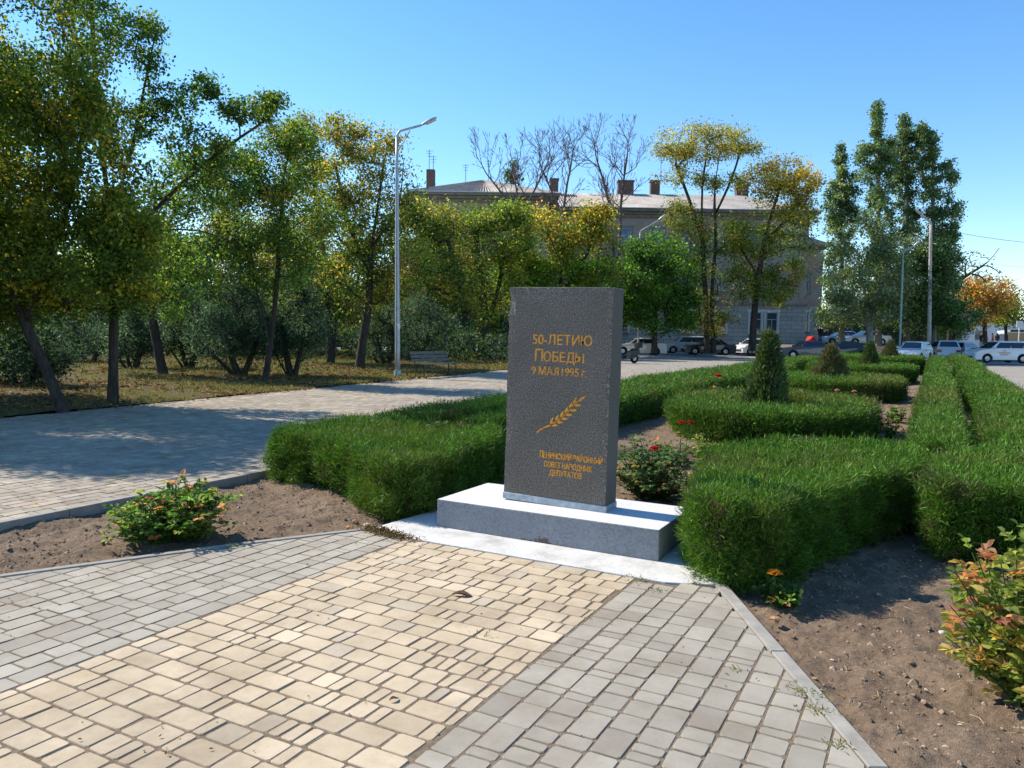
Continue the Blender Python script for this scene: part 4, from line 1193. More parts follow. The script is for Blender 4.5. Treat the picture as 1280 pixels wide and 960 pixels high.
tree('tree', 'double trunked tree with drooping yellow green leaves behind the crooked one', [[(413, 458), (413, 410), (408, 350), (400, 280), (390, 200)], [(416, 458), (420, 400), (432, 330)]],
     [(385, 200, 45, 35), (370, 260, 50, 45), (400, 330, 50, 40), (370, 370, 40, 40), (440, 390, 40, 25), (340, 300, 40, 40), (375, 165, 30, 20, .5)], 35.4, .125, 23000, MIXD, .14, T, natt=34, sig=.34, seed=6)
J = 'dark junipers among the park trees'
def juniper(label, px, py, rx, ry, base, d, seed, n=9000, pal=JUN):
    tr = [[(px, base), (px - rx * .25, py + ry * .5), (px - rx * .3, py)], [(px + 2, base), (px + rx * .3, py + ry * .55), (px + rx * .4, py)], [(px - 3, base), (px - rx * .5, py + ry * .7)]]
    tree('juniper', label, tr, [(px, py, rx, ry, 1.6), (px - rx * .5, py + ry * .25, rx * .6, ry * .6), (px + rx * .5, py + ry * .2, rx * .6, ry * .6), (px, py - ry * .6, rx * .5, ry * .5, .7)], d, .13, n, pal, .10, J, natt=22, sig=.3, cat='juniper', lw=.28, seed=seed, up=.1)
juniper('wide dark juniper with bare forked stems under the slender tree', 300, 405, 62, 58, 472, 25.5, 20, 15000)
juniper('bluish juniper between the slanting trunk and the forked stems', 235, 400, 45, 52, 462, 29, 21, 11000)
juniper('tall bluish juniper right of the slender tree', 365, 400, 42, 60, 473, 26, 22, 11000)
juniper('low spreading juniper at the far left behind the leaning tree', 25, 440, 70, 40, 488, 20, 23, 10000)
juniper('shadowy juniper behind the straight trunk', 110, 405, 60, 45, 458, 33, 24, 10000)
juniper('dark juniper right behind the lamp post', 520, 405, 45, 40, 452, 40, 25, 9000)
juniper('small greyish juniper left of the lamp post', 482, 420, 30, 38, 458, 36, 26, 7000, JUN + [((.10, .12, .06), 3)])
juniper('dark juniper above the park bench', 560, 400, 35, 32, 446, 48, 27, 7000)
juniper('dark juniper left of the slanting trunk', 165, 415, 35, 45, 466, 28, 28, 8000)
tree('tree', 'bright green tree on thick dark trunk left of the stele', [[(604, 446), (607, 415), (604, 380), (598, 330), (595, 290)], [(607, 410), (622, 370), (628, 330)]],
     [(595, 300, 42, 35), (575, 345, 40, 38), (620, 350, 40, 45), (600, 390, 45, 28), (640, 300, 32, 40), (560, 285, 32, 34), (605, 275, 34, 24), (640, 268, 22, 18)], 54, .18, 25000, MIXD + [((.12, .19, .02), 5)], .36, T, natt=32, sig=.5, seed=7)
tree('tree', 'forked tree with a leaning trunk behind the bench', [[(569, 448), (576, 420), (583, 395), (575, 350), (560, 300)], [(588, 445), (582, 415), (583, 395)]],
     [(545, 278, 40, 28), (515, 270, 26, 22), (535, 340, 40, 38), (575, 330, 42, 38), (520, 300, 30, 34), (560, 380, 40, 22), (515, 360, 30, 30)], 49, .17, 24000, MIXD, .24, T, natt=30, sig=.48, seed=8)
tree('tree', 'large yellowing tree rising behind the stele', [[(703, 446), (702, 410), (700, 350), (705, 290), (712, 255)], [(701, 380), (670, 330), (660, 290)], [(701, 370), (735, 320), (745, 280)]],
     [(705, 280, 45, 32), (735, 315, 42, 38), (670, 310, 42, 38), (700, 350, 55, 38), (660, 365, 45, 38), (745, 365, 35, 38), (690, 400, 50, 30), (745, 275, 25, 22, .6), (640, 335, 30, 30)], 58, .215, 40000, MIXD + LIME + [((.13, .19, .02), 5), ((.08, .14, .018), 4)], .30, T, natt=34, sig=.5, seed=9, hi_pal=MIXD + [((.38, .26, .03), 6), ((.34, .15, .04), 2)])
S2 = 'street trees along the parked cars'
tree('tree', 'round dense bright green tree right behind the stele', [[(818, 441), (818, 415), (820, 380), (822, 340)]],
     [(815, 322, 40, 30), (792, 345, 38, 38), (840, 348, 34, 42), (820, 388, 46, 34), (850, 385, 22, 28), (785, 385, 30, 30), (810, 355, 44, 44), (765, 375, 20, 30, .6)], 61, .21, 38000, LIME + DARKG, .22, S2, natt=34, sig=.45, seed=10)
tree('tree', 'tall sparse acacia with flat spreading top and dark double trunk', [[(884, 441), (882, 370), (878, 300), (877, 235), (884, 190)], [(892, 441), (889, 370), (895, 300), (892, 240), (900, 190)], [(878, 300), (862, 250), (845, 205)], [(893, 270), (915, 225), (925, 190)]],
     [(880, 168, 62, 13, 1.6), (840, 188, 34, 10), (925, 184, 34, 10), (880, 192, 62, 10, 1.0), (858, 222, 40, 12, .8), (912, 228, 34, 13, .8), (862, 300, 34, 28), (855, 340, 32, 32), (895, 335, 40, 36), (875, 380, 42, 26), (905, 295, 32, 30), (890, 405, 34, 18, .8), (850, 270, 24, 22)], 64, .20, 31000, MIXD, .30, S2, limb=.75, rmin=.004, natt=30, sig=.42, seed=11, lw=.5, hi_pal=[((.24, .20, .05), 4), ((.16, .17, .05), 4), ((.30, .22, .05), 2)])
tree('tree', 'slim tree with a glowing yellow orange top by the white car', [[(940, 438), (943, 390), (948, 345), (956, 300), (964, 270), (975, 235), (985, 205)], [(956, 300), (985, 275), (1000, 250)], [(948, 345), (925, 310), (915, 290)]],
     [(982, 215, 38, 20), (955, 225, 24, 22), (1005, 230, 24, 20), (975, 250, 40, 20), (1000, 265, 28, 22), (950, 300, 32, 24), (985, 310, 36, 26), (935, 335, 34, 26), (985, 345, 30, 24), (955, 370, 40, 20, .8), (920, 290, 20, 24, .7)], 63, .20, 24000, MIXD + [((.06, .11, .02), 4)], .26, S2, natt=30, sig=.42, seed=12, hi_pal=[((.36, .26, .04), 4), ((.38, .20, .05), 2.5), ((.24, .22, .04), 4)])
n = 60000
pxs = RNG.uniform(-120, 640, n); ds = RNG.uniform(40, 50, n)
hh_ = 2.6 + 1.0 * vnoise(pxs / 38, ds * .1, 61) + .6 * vnoise(pxs / 13, ds * .3, 62)
hh_ *= np.clip(1.15 - np.clip(pxs - 420, 0, 400) / 420, .45, 1)
zq = np.maximum(RNG.random(n) ** .8 * hh_, .1)
X_ = (pxs - 640) / F * ds
pos = np.stack([X_ * cy_ - ds * sy_, X_ * sy_ + ds * cy_, zq], 1)
keep = vnoise(pxs / 9, zq * 1.3, 63) + RNG.normal(0, .5, n) > -.25
pos = pos[keep]; n = len(pos)
ax = unit(n); sd = np.cross(ax, unit(n)); sd /= np.linalg.norm(sd, axis=1, keepdims=True); L = RNG.uniform(.10, .30, n)[:, None]
V = np.stack([pos - ax * L / 2, pos + sd * L * .25, pos + ax * L / 2, pos - sd * L * .25], 1).reshape(-1, 3)
tag(link('undergrowth', mesh_np('undergrowth', V, np.arange(n * 4).reshape(n, 4), np.repeat(pick(JUN + [((.05, .08, .02), 4)], n, .25), 4, 0)), LEAF), 'dark thicket of shrubs closing the view behind the lawn', kind='stuff')
def bare(label, trunks, d, seed):
    """leafless crown: forks that spread upwards from the stems"""
    rg = np.random.default_rng(seed)
    foot = G(trunks[0][0][0], d, 0)
    root = empty('bare_tree', foot, 0, label, 'tree', 'bare trees in front of the roof')
    Vs, Fs, off = [], [], 0
    def put(pts, r0, r1, k):
        nonlocal off
        V, f = tube_q(pts, np.linspace(r0, r1, len(pts)), k)
        Vs.append(V); Fs.append(f + off); off += len(V)
    def grow(p, dv, L, r, lvl):
        pts = [p]
        for i in range(4):
            dv = dv + rg.normal(0, .09, 3) + np.array([0, 0, .05]); dv /= np.linalg.norm(dv)
            pts.append(pts[-1] + dv * L / 4)
        put(np.array(pts), r, r * .66, 6 if lvl < 2 else 4)
        if lvl >= 6: return
        for j, sg in enumerate((1, -1)):
            ax = np.cross(dv, rg.normal(size=3)); ax /= np.linalg.norm(ax)
            a = rg.uniform(.25, .6) * sg
            nd = dv * math.cos(a) + np.cross(ax, dv) * math.sin(a); nd[2] += .06; nd /= np.linalg.norm(nd)
            grow(pts[-1], nd, L * rg.uniform(.66, .84), max(r * .64, .016), lvl + 1)
        for q in (2, 3):
            if rg.random() < .75 and lvl < 5:
                ax = np.cross(dv, rg.normal(size=3)); ax /= np.linalg.norm(ax)
                nd = dv * .6 + ax * .8; nd /= np.linalg.norm(nd)
                grow(pts[q], nd, L * rg.uniform(.4, .6), max(r * .4, .015), max(lvl + 2, 4))
    for tr in trunks:
        pts = [P(q[0], q[1], d) for q in tr]
        if tr[0][1] > 400: pts[0] = G(tr[0][0], d, -.05)
        pts = np.array(pts); base_r = .17 if tr[0][1] > 400 else .10
        rs = np.linspace(base_r, .07, len(pts))
        V, f = tube_q(pts, rs, 8); Vs.append(V); Fs.append(f + off); off += len(V)
        tip = pts[-1] - pts[-2]; tip /= np.linalg.norm(tip)
        grow(pts[-1], tip, 1.3, .06, 1)
        for i in range(1 if tr[0][1] < 400 else 2, len(pts)):
            for _ in range(3):
                t = rg.random(); q = pts[i - 1] * (1 - t) + pts[i] * t
                if q[2] < 11: continue
                sd = rg.normal(size=3); sd[2] = abs(sd[2]) * .6 + .7; sd /= np.linalg.norm(sd)
                grow(q, sd, rg.uniform(1.0, 1.7), .05, 2)
    link('trunk', mesh_np('trunk', np.concatenate(Vs) - foot, np.concatenate(Fs), smooth=True), BARK_BARE, root, False)
B_ = 'bare trees in front of the roof'
for lab, tr, bl, sd_ in (('leafless tree before the pyramid roof', [[(655, 440), (655, 330), (650, 262), (644, 228)], [(652, 285), (630, 245), (612, 222)], [(651, 270), (668, 238), (678, 218)]], [(638, 185, 52, 22, 1.6), (598, 198, 28, 18), (682, 195, 26, 28), (650, 230, 60, 25)], 30),
        ('leafless tree between the two roofs', [[(708, 440), (708, 330), (704, 265), (709, 230), (714, 205)], [(705, 275), (690, 240), (682, 222)]], [(708, 188, 34, 30, 1.6), (685, 212, 28, 28), (732, 192, 28, 32, 1.4), (705, 235, 40, 22)], 31),
        ('twin stemmed leafless tree before the long roof', [[(770, 440), (768, 330), (763, 262), (754, 225), (746, 200)], [(775, 440), (774, 330), (776, 258), (780, 222), (784, 196)]], [(742, 185, 30, 28, 1.4), (783, 182, 24, 26, 1.5), (765, 212, 40, 28, 1.2), (792, 222, 26, 25, .8), (742, 242, 32, 20, .7)], 32)):
    bare(lab, tr, 68, sd_)
PG = 'poplars beside the building'
for lab, px, top_, bot, w_, dd_, sd_ in (('tallest poplar with pointed crown', 1098, 138, 400, 20, 66, 40), ('second tallest poplar, right beside the tallest', 1133, 152, 400, 24, 68, 41), ('sloping poplar on the street side of the group', 1166, 172, 400, 27, 67, 42), ('lowest pointed poplar next to the building', 1052, 192, 410, 23, 69, 43)):
    n_ = 7
    bl = []
    for i in range(n_):
        t = i / (n_ - 1); y = top_ + 14 + t * (bot - top_ - 30)
        bl.append((px + random.uniform(-3, 3) + (4 if sd_ == 42 else 0) * t, y, w_ * (.32 + 1.2 * min(1, t * 1.4)) * (.85 if i else .6), (bot - top_) / n_ * .75, .65 + .3 * t))
    if sd_ == 42: bl += [(1186, 225, 11, 28, .6), (1194, 275, 10, 30, .6), (1152, 172, 7, 20, .5), (1182, 310, 16, 34, .8)]
    if sd_ == 41: bl += [(1120, 205, 12, 34, .7), (1148, 190, 10, 34, .7)]
    if sd_ == 40: bl += [(1080, 205, 10, 34, .6), (1113, 195, 8, 30, .6)]
    if sd_ == 43: bl += [(1038, 260, 9, 30, .5), (1066, 250, 10, 34, .6)]
    tree('poplar_tree', lab, [[(px, 436), (px, 380), (px, 300), (px, 230), (px, top_ + 6)]], bl, dd_, .21, 25000, POP, .30, PG, bark=BARK_PALE, natt=40, sig=.30, seed=sd_, z0=1.0, up=.45, limb=.8)
tree('tree', 'broad silvery leaved tree with forked pale trunk under the poplars', [[(1088, 438), (1087, 410), (1084, 380), (1075, 345)], [(1087, 408), (1074, 398), (1062, 392)], [(1086, 395), (1105, 355), (1115, 320)]],
     [(1060, 350, 36, 40), (1100, 345, 38, 42), (1080, 300, 36, 30), (1130, 370, 32, 34), (1050, 385, 32, 24), (1105, 390, 36, 20), (1120, 320, 30, 30)], 62, .20, 20000, SILV, .26, S2, bark=BARK_PALE, natt=30, sig=.45, seed=13)
tree('tree', 'low silvery tree around the concrete pole', [[(1150, 440), (1150, 405), (1152, 370)], [(1150, 405), (1172, 375), (1180, 350)]],
     [(1150, 355, 36, 36), (1178, 375, 34, 34), (1145, 395, 32, 24), (1185, 340, 22, 26), (1165, 320, 26, 28), (1198, 395, 24, 20)], 64, .21, 22000, SILV + DARKG, .22, S2, natt=30, sig=.45, seed=14)
tree('tree', 'rusty orange autumn tree near the pedestrians', [[(1231, 430), (1231, 405), (1229, 375), (1226, 355)], [(1231, 400), (1246, 380), (1250, 365)]],
     [(1222, 358, 22, 16), (1235, 372, 28, 20), (1212, 378, 18, 20), (1228, 390, 26, 14), (1248, 368, 18, 18)], 80, .26, 9000, AUTR, .2, S2, natt=20, sig=.62, seed=15)
tree('tree', 'small olive green tree right of the rusty one', [[(1258, 428), (1257, 405), (1255, 385)]], [(1258, 378, 18, 16), (1270, 392, 18, 12), (1250, 395, 14, 12)], 84, .26, 4500, MIXD, .15, S2, natt=16, sig=.55, seed=16)
tree('bare_tree', 'thin leafless branch arching out beside the concrete pole', [[(1186, 436), (1188, 390), (1192, 355), (1212, 342), (1236, 328), (1249, 310)]],
     [(1215, 325, 22, 14, .8), (1235, 345, 22, 12, .8), (1200, 340, 14, 14, .6)], 70, .2, 350, SILV, .17, S2, natt=30, sig=.4, seed=17, rmin=.007)
BK = 'dense trees closing the view behind the lawn'
for k_, (lab, px, py, rx, ry, dd_, pal) in enumerate((('dense tree far behind the leaning trunk', 40, 360, 75, 75, 46, GRN), ('olive tree showing between the leaning and straight trunks', 130, 370, 60, 60, 52, MIXD), ('dense tree behind the slanting trunk', 215, 350, 60, 65, 47, GRN),
        ('broad tree behind the slender tree', 300, 330, 60, 75, 50, MIXD), ('dark tree behind the drooping one', 385, 340, 60, 70, 55, DARKG), ('dark tree behind the crooked one', 460, 350, 55, 65, 57, DARKG), ('dense tree behind the lamp post', 525, 350, 45, 65, 62, GRN), ('yellowish tree behind the far lawn corner', -60, 330, 80, 100, 40, YGR),
        ('shadowy tree left of the stele trunk', 590, 375, 40, 50, 64, DARKG), ('shadowy tree hidden low behind the stele', 670, 390, 45, 42, 64, DARKG), ('dark tree filling the gap by the silvery tree', 1125, 385, 60, 38, 84, DARKG), ('dark tree behind the blue car', 1190, 392, 35, 30, 88, DARKG))):
    tree('tree', lab, [[(px, 442 if px > 200 else 450), (px + 3, py + ry * .5), (px, py)]], [(px, py, rx * .7, ry * .7, 1.3), (px - rx * .55, py + ry * .3, rx * .55, ry * .6), (px + rx * .55, py + ry * .3, rx * .55, ry * .6), (px, py + ry * .6, rx * .8, ry * .45), (px - rx * .2, py - ry * .55, rx * .55, ry * .4)],
         dd_, .20, 15000, pal, .2, BK, natt=20, sig=.7, seed=50 + k_, z0=0.0)
tree('tree', 'yellow green tree at the very edge of the lawn shading the path', [[(-290, 540), (-285, 440), (-280, 350), (-290, 250)]],
     [(-280, 200, 130, 110), (-200, 280, 90, 80), (-360, 270, 110, 100), (-270, 340, 120, 60), (-190, 180, 80, 90), (-150, 50, 95, 80), (-250, 20, 110, 90), (-120, 150, 60, 60)], 12.5, .11, 52000, YGR, .17, T, natt=26, sig=.34, seed=90)
tree('tree', 'full crowned tree deep in the lawn left of the leaning tree', [[(-60, 490), (-58, 420), (-60, 330)]],
     [(-60, 250, 110, 90), (-130, 330, 80, 70), (10, 320, 80, 70), (-60, 380, 120, 50), (-60, 170, 80, 60)], 17.2, .13, 30000, GRN, .15, T, natt=26, sig=.4, seed=92)
tree('tree', 'green tree crossing crowns with the straight trunked one, rooted outside the view', [[(-160, 490), (-150, 430), (-150, 330)]],
     [(-150, 250, 110, 90), (-210, 330, 80, 70), (-90, 330, 80, 60), (-150, 390, 110, 40), (-150, 170, 80, 60)], 15.2, .13, 26000, GRN, .15, T, natt=26, sig=.4, seed=93)
tree('poplar_tree', 'small dark poplar tip far behind the pyramid roof', [[(641, 440), (641, 300), (641, 205)]], [(636, 218, 6, 14, .5), (645, 215, 6, 16, .5), (640, 238, 10, 16, .6), (641, 270, 12, 20, .5)], 120, .4, 1500, DARKG, .3, None, natt=14, sig=.5, seed=91, z0=0)

n = 26000
an = RNG.uniform(-1.75, 1.75, n); an = an[(an < -.62) | (an > .50)]; n = len(an)
rd = RNG.uniform(165, 200, n)
hz = np.maximum(.2, RNG.random(n) ** .8 * (4.2 + 2.2 * vnoise(an * 40, rd * .05, 81) + 1.2 * vnoise(an * 130, rd * .1, 82)))
pos = np.stack([np.sin(an) * rd * cy_ - np.cos(an) * rd * sy_, np.sin(an) * rd * sy_ + np.cos(an) * rd * cy_, hz], 1)
ax = unit(n); sd = np.cross(ax, unit(n)); sd /= np.linalg.norm(sd, axis=1, keepdims=True); L = RNG.uniform(.7, 1.9, n)[:, None]
V = np.stack([pos - ax * L / 2, pos + sd * L * .3, pos + ax * L / 2, pos - sd * L * .3], 1).reshape(-1, 3)
tag(link('treeline', mesh_np('treeline', V, np.arange(n * 4).reshape(n, 4), np.repeat(pick(GRN + DARKG, n, .2), 4, 0)), LEAF), 'far off belt of trees along the horizon', kind='stuff')

# ------------------------------------------------------------------ building
def walls(name, base, stripes, mortar):
    b = NB(name)
    co = b.coord()
    n1, n2 = b.noise(0.45, 6, 0.65), b.noise(7, 5, 0.7)
    c = b.ramp(n1, [(0.32, base[0]), (0.47, base[1]), (0.6, base[2])])
    c = b.mix(1.0, c, b.ramp(n2, [(0.25, (.72, .72, .72)), (0.6, (1.05, 1.05, 1.05))]), 'MULTIPLY')
    nm = None
    if stripes:
        br = b.n('ShaderNodeTexBrick', offset=.5)
        br.inputs['Scale'].default_value = 1.0; br.inputs['Brick Width'].default_value = 1.1; br.inputs['Row Height'].default_value = .42; br.inputs['Mortar Size'].default_value = .022
        br.inputs['Color1'].default_value = (1, 1, 1, 1); br.inputs['Color2'].default_value = (.84, .84, .86, 1); br.inputs['Mortar'].default_value = (*mortar, 1)
        sp = b.n('ShaderNodeSeparateXYZ'); b.l(co, sp.inputs[0])
        ad = b.n('ShaderNodeMath', operation='ADD'); b.l(sp.outputs[0], ad.inputs[0]); b.l(sp.outputs[1], ad.inputs[1])
        cb = b.n('ShaderNodeCombineXYZ'); b.l(ad.outputs[0], cb.inputs[0]); b.l(sp.outputs[2], cb.inputs[1])
        b.l(cb.outputs[0], br.inputs['Vector'])
        c = b.mix(1.0, c, br.outputs['Color'], 'MULTIPLY')
    return b.pbr(c, .9, .15)
WALL_LOW = walls('rusticated_wall', ((.40, .39, .39), (.52, .505, .49), (.58, .53, .49)), True, (.45, .43, .42))
WALL_UP = walls('stained_plaster', ((.38, .365, .345), (.43, .385, .34), (.47, .32, .24)), False, None)
TRIM = plain('cornice_plaster', (.27, .245, .22), .9, .15, 0, .25, 3)
WHITE = plain('white_trim', (.72, .72, .71), .7, .2, 0, .1, 5)
GLASS = plain('window_glass', (.05, .075, .11), .08, .8, 0, .3, 2)
BLUEGL = plain('blue_window', (.12, .20, .38), .2, .6, 0, .3, 2)
FRAME = plain('window_frame_paint', (.42, .43, .45), .6, .3, 0, .15, 8)
BRICKC = walls('chimney_brick', ((.15, .10, .085), (.18, .115, .09), (.20, .13, .10)), True, (.7, .65, .6))
b = NB('asbestos_sheet')
n1, n2 = b.noise(.5, 6, .65), b.noise(6, 5, .7)
c = b.ramp(n1, [(.3, (.30, .265, .23)), (.7, (.50, .46, .42))])
ROOF = b.pbr(b.mix(1.0, c, b.ramp(n2, [(.3, (.75, .75, .75)), (.6, (1.1, 1.1, 1.1))]), 'MULTIPLY'), .9, .15)
SNOWY = plain('eave_sheet_metal', (.66, .68, .70), .45, .4, 0, .1, 1)
YR = rad(YAW)
bld = empty('apartment_building', CF(14, 80), YR, 'old three storey apartment house with wavy pale roof and brick chimneys', 'building')
# local frame: x along the street (0 = street X 14), y deeper, z up
lx = lambda X: X - 14.0
def block(x0, x1, y0, y1, z0, z1, name, mat): m = MB(); m.box(((x0 + x1) / 2, (y0 + y1) / 2, (z0 + z1) / 2), (x1 - x0, y1 - y0, z1 - z0)); return m.build(name, mat, bld)
def zpx(py, px, d): return P(px, py, d)[2]
XR = 30.3; XM = 3.2; XL = -9.0
ZE, ZS = 14.2, 5.0
block(lx(XM), lx(XR), 0, 13, -.3, ZS, 'ground_storey_wall', WALL_LOW)
block(lx(XM), lx(XR), .06, 13, ZS, ZE, 'upper_wall', WALL_UP)
block(lx(XM), lx(XR) + .12, -.14, 12.9, ZS - .14, ZS + .14, 'string_course', TRIM)
block(lx(XL), lx(XM), -7.5, 10, -.3, ZS, 'ground_storey_wall', WALL_LOW)
block(lx(XL), lx(XM), -7.44, 9.9, ZS, ZE, 'upper_wall', WALL_UP)
block(lx(XR), lx(XR) + 3.6, 5.0, 14, -.3, ZS, 'ground_storey_wall', WALL_LOW)
block(lx(XR), lx(XR) + 3.6, 5.06, 14, ZS, 11.7, 'upper_wall', WALL_UP)
m = MB()
for i_, (o_, z0_, z1_) in enumerate(((.18, ZE - .5, ZE - .2), (.42, ZE - .2, ZE + .05), (.85, ZE + .05, ZE + .3))):
    m.box(((lx(XM) + lx(XR)) / 2, 6.5, (z0_ + z1_) / 2), (XR - XM + 2 * o_, 13 + 2 * o_, z1_ - z0_))
m.build('cornice', TRIM, bld)
m = MB()
for o_, z0_, z1_ in ((.18, ZE - .45, ZE - .2), (.5, ZE - .2, ZE + .05), (.9, ZE + .05, ZE + .28)):
    m.box(((lx(XL) + lx(XM)) / 2, 1.25, (z0_ + z1_) / 2), (XM - XL + 2 * o_ - .02, 17.5 + 2 * o_, z1_ - z0_))
m.build('cornice', TRIM, bld)
m = MB()
for o_, z0_, z1_ in ((.2, 11.3, 11.5), (.6, 11.5, 11.75)):
    m.box((lx(XR) + 1.9, 9.5, (z0_ + z1_) / 2), (3.6 + o_, 9 + 2 * o_, z1_ - z0_))
m.build('cornice', TRIM, bld)
# wavy sheets
def wavy(a0, a1, b0, b1, nw, amp=.085):
    """slope between eave edge a0-a1 and ridge edge b0-b1 with waves running up the slope"""
    a0, a1, b0, b1 = map(np.array, (a0, a1, b0, b1))
    n = nw * 6
    t = np.linspace(0, 1, n + 1)[:, None]
    nr = np.cross(a1 - a0, (b0 + b1) / 2 - a0); nr = nr / np.linalg.norm(nr)
    w = amp * np.cos(t * nw * 2 * np.pi)
    lo, hi = a0 + (a1 - a0) * t + nr * w, b0 + (b1 - b0) * t + nr * w
    V = np.concatenate([lo, hi])
    Fc = [(i, i + 1, n + 2 + i, n + 1 + i) for i in range(n)]
    return V, Fc
ov = .95
e0, e1 = lx(XM) - .2, lx(XR) + ov
zr0, zr1 = ZE + .31, 17.2
m = MB()
m.add(*wavy((e0, -ov, zr0), (e1, -ov, zr0), (e0, 6.5, zr1), (e1 - 6, 6.5, zr1), 96))
m.add(*wavy((e1, -ov, zr0), (e1, 13 + ov, zr0), (e1 - 6, 6.5, zr1), (e1 - 6, 6.6, zr1), 50))
m.add(*wavy((e1, 13 + ov, zr0), (e0, 13 + ov, zr0), (e1 - 6, 6.5, zr1), (e0, 6.5, zr1), 96))
m.build('roof', ROOF, bld)
xl0, xl1, yl0, yl1 = lx(XL) - ov, lx(XM) + ov, -7.5 - ov, 10 + ov
cx_, zc_ = (xl0 + xl1) / 2 - .3, 17.05
z2 = ZE + .29
m = MB()
m.add(*wavy((xl0, yl0, z2), (xl1, yl0, z2), (cx_ - .3, -.5, zc_), (cx_ + .3, -.5, zc_), 48))
m.add(*wavy((xl1, yl0, z2), (xl1, yl1, z2), (cx_ + .3, -.5, zc_), (cx_ + .3, 3.5, zc_), 60))
m.add(*wavy((xl1, yl1, z2), (xl0, yl1, z2), (cx_ + .3, 3.5, zc_), (cx_ - .3, 3.5, zc_), 48))
m.add(*wavy((xl0, yl1, z2), (xl0, yl0, z2), (cx_ - .3, 3.5, zc_), (cx_ - .3, -.5, zc_), 60))
m.build('roof', ROOF, bld)
block(e0 - .1, e1 + .05, -ov - .08, -ov + .25, zr0 - .02, zr0 + .05, 'eave_sheet', SNOWY)
block(xl0 - .05, xl1 + .05, yl0 - .08, yl0 + .25, z2 - .02, z2 + .05, 'eave_sheet', SNOWY)
m = MB(); m.prism([(lx(XR) + .1, 11.76), (lx(XR) + 4.4, 11.76), (lx(XR) + .1, 13.0)], 1, 4.3, 14.5); m.build('roof', ROOF, bld)
# chimneys, antennas
for px, w_, y_, zt_ in ((776, 1.7, 6.6, 18.55), (812, 1.0, 6.8, 18.65), (919, 1.3, 7.0, 18.5), (688, .9, 6.0, 18.5)):
    X_ = (px - 640) / F * (80 + y_)
    m = MB(); m.box((lx(X_), y_, (15.5 + zt_) / 2), (w_, .9, zt_ - 15.5)); m.box((lx(X_), y_, zt_ + .06), (w_ + .16, 1.06, .16)); m.build('chimney', BRICKC, bld)
X_ = (535 - 640) / F * 76
m = MB(); m.box((lx(X_), -3.2, 16.2), (.8, .8, 2.6)); m.build('chimney', BRICKC, bld)
METAL_D = plain('dark_metal', (.06, .06, .065), .5, .4, .6, .2, 8)
for px, y_, z0_, z1_ in ((534, -3.4, 17.4, 19.4), (539, -3.2, 17.4, 18.9), (579, -1, 16.0, 18.6), (607, -.2, 17, 19.2), (819, 6.9, 19, 21.6)):
    X_ = (px - 640) / F * (80 + y_)
    m = MB(); m.tube([(lx(X_), y_, z0_), (lx(X_), y_, z1_)], .03, 6)
    for q_ in range(3): m.tube([(lx(X_) - .35 + .07 * q_, y_, z1_ - .12 - q_ * .25), (lx(X_) + .35 - .07 * q_, y_, z1_ - .12 - q_ * .25)], .018, 5)
    m.build('antenna', METAL_D, bld)
def window(x, y, z0, z1, w, glass, parts=2):
    h = z1 - z0
    m = MB()
    t = .09
    for a, c, d in (((x - w / 2 + t / 2), (z0 + z1) / 2, (t, h)), ((x + w / 2 - t / 2), (z0 + z1) / 2, (t, h))): m.box((a, y - .035, c), (d[0], .12, d[1]))
    for c in (z0 + t / 2, z1 - t / 2, z0 + h * .68): m.box((x, y - .033, c), (w - 2 * t, .10, t))
    m.box((x, y - .031, z0 + h * .34), (t * .8, .09, h * .68 - t))
    f = m.build('window', FRAME, bld)
    m = MB(); m.box((x, y - .006, (z0 + z1) / 2), (w - t, .02, h - t)); m.build('pane', glass, f)
    m = MB(); m.box((x, y - .10, z0 - .06), (w + .3, .3, .1)); m.build('sill', TRIM, f)
    m = MB()
    m.box((x - w / 2 - .11, y - .035, (z0 + z1) / 2), (.18, .09, h)); m.box((x + w / 2 + .11, y - .035, (z0 + z1) / 2), (.18, .09, h)); m.box((x, y - .045, z1 + .13), (w + .6, .13, .24)); m.build('surround', WHITE if z0 < 5 else TRIM, f)
for px in (700, 738, 776, 818, 856, 898, 942, 962):
    X_ = (px - 640) / F * 80
    window(lx(X_), 0.0, 1.9, 4.2, 1.15, GLASS)
    window(lx(X_), .06, 6.3, 8.4, 1.15, GLASS)
    if px != 962: window(lx(X_), .06, 10.4, 12.6, 1.4 if px == 776 else 1.0, BLUEGL)
for px in (530, 560, 590, 620, 650):
    X_ = (px - 640) / F * 72.5
    window(lx(X_), -7.5, 1.9, 4.2, 1.1, GLASS); window(lx(X_), -7.44, 6.3, 8.4, 1.1, GLASS); window(lx(X_), -7.44, 10.4, 12.5, 1.1, GLASS)
window(lx(XR) + 1.6, 5.0, 2.3, 4.4, 1.1, GLASS); window(lx(XR) + 1.6, 5.06, 6.5, 8.6, 1.0, GLASS)
# far building and raised ground on the right
b = NB('bank_ground')
BANK = b.pbr(b.ramp(b.noise(.8, 6, .65), [(.3, (.09, .08, .06)), (.7, (.17, .15, .12))]), .95, .1)
bank_poly = [(23.6, 64.2), (31.2, 64.2), (52, 66.5), (53, 140), (23.6, 140)]
m = MB()
q0 = [CF(X, D, -.2) for X, D in [(22.2, 62.6), (32, 62.4), (54.5, 64.5), (56, 143), (22.2, 143)]]; q1 = [CF(X, D, 1.0) for X, D in bank_poly]
m.add(q0 + q1, [(5, 6, 7, 8, 9)] + [(i, (i + 1) % 5, 5 + (i + 1) % 5, 5 + i) for i in range(5)])
tag(m.build('embankment', BANK), kind='structure')
fb = empty('white_building', CF(84, 132), YR, 'low pale flat roofed building far beyond the street', 'building')
m = MB(); m.box((0, 4, 2.4), (30, 8, 5.2)); m.build('wall', plain('pale_render', (.62, .61, .60), .9, .15, 0, .1, 1), fb)
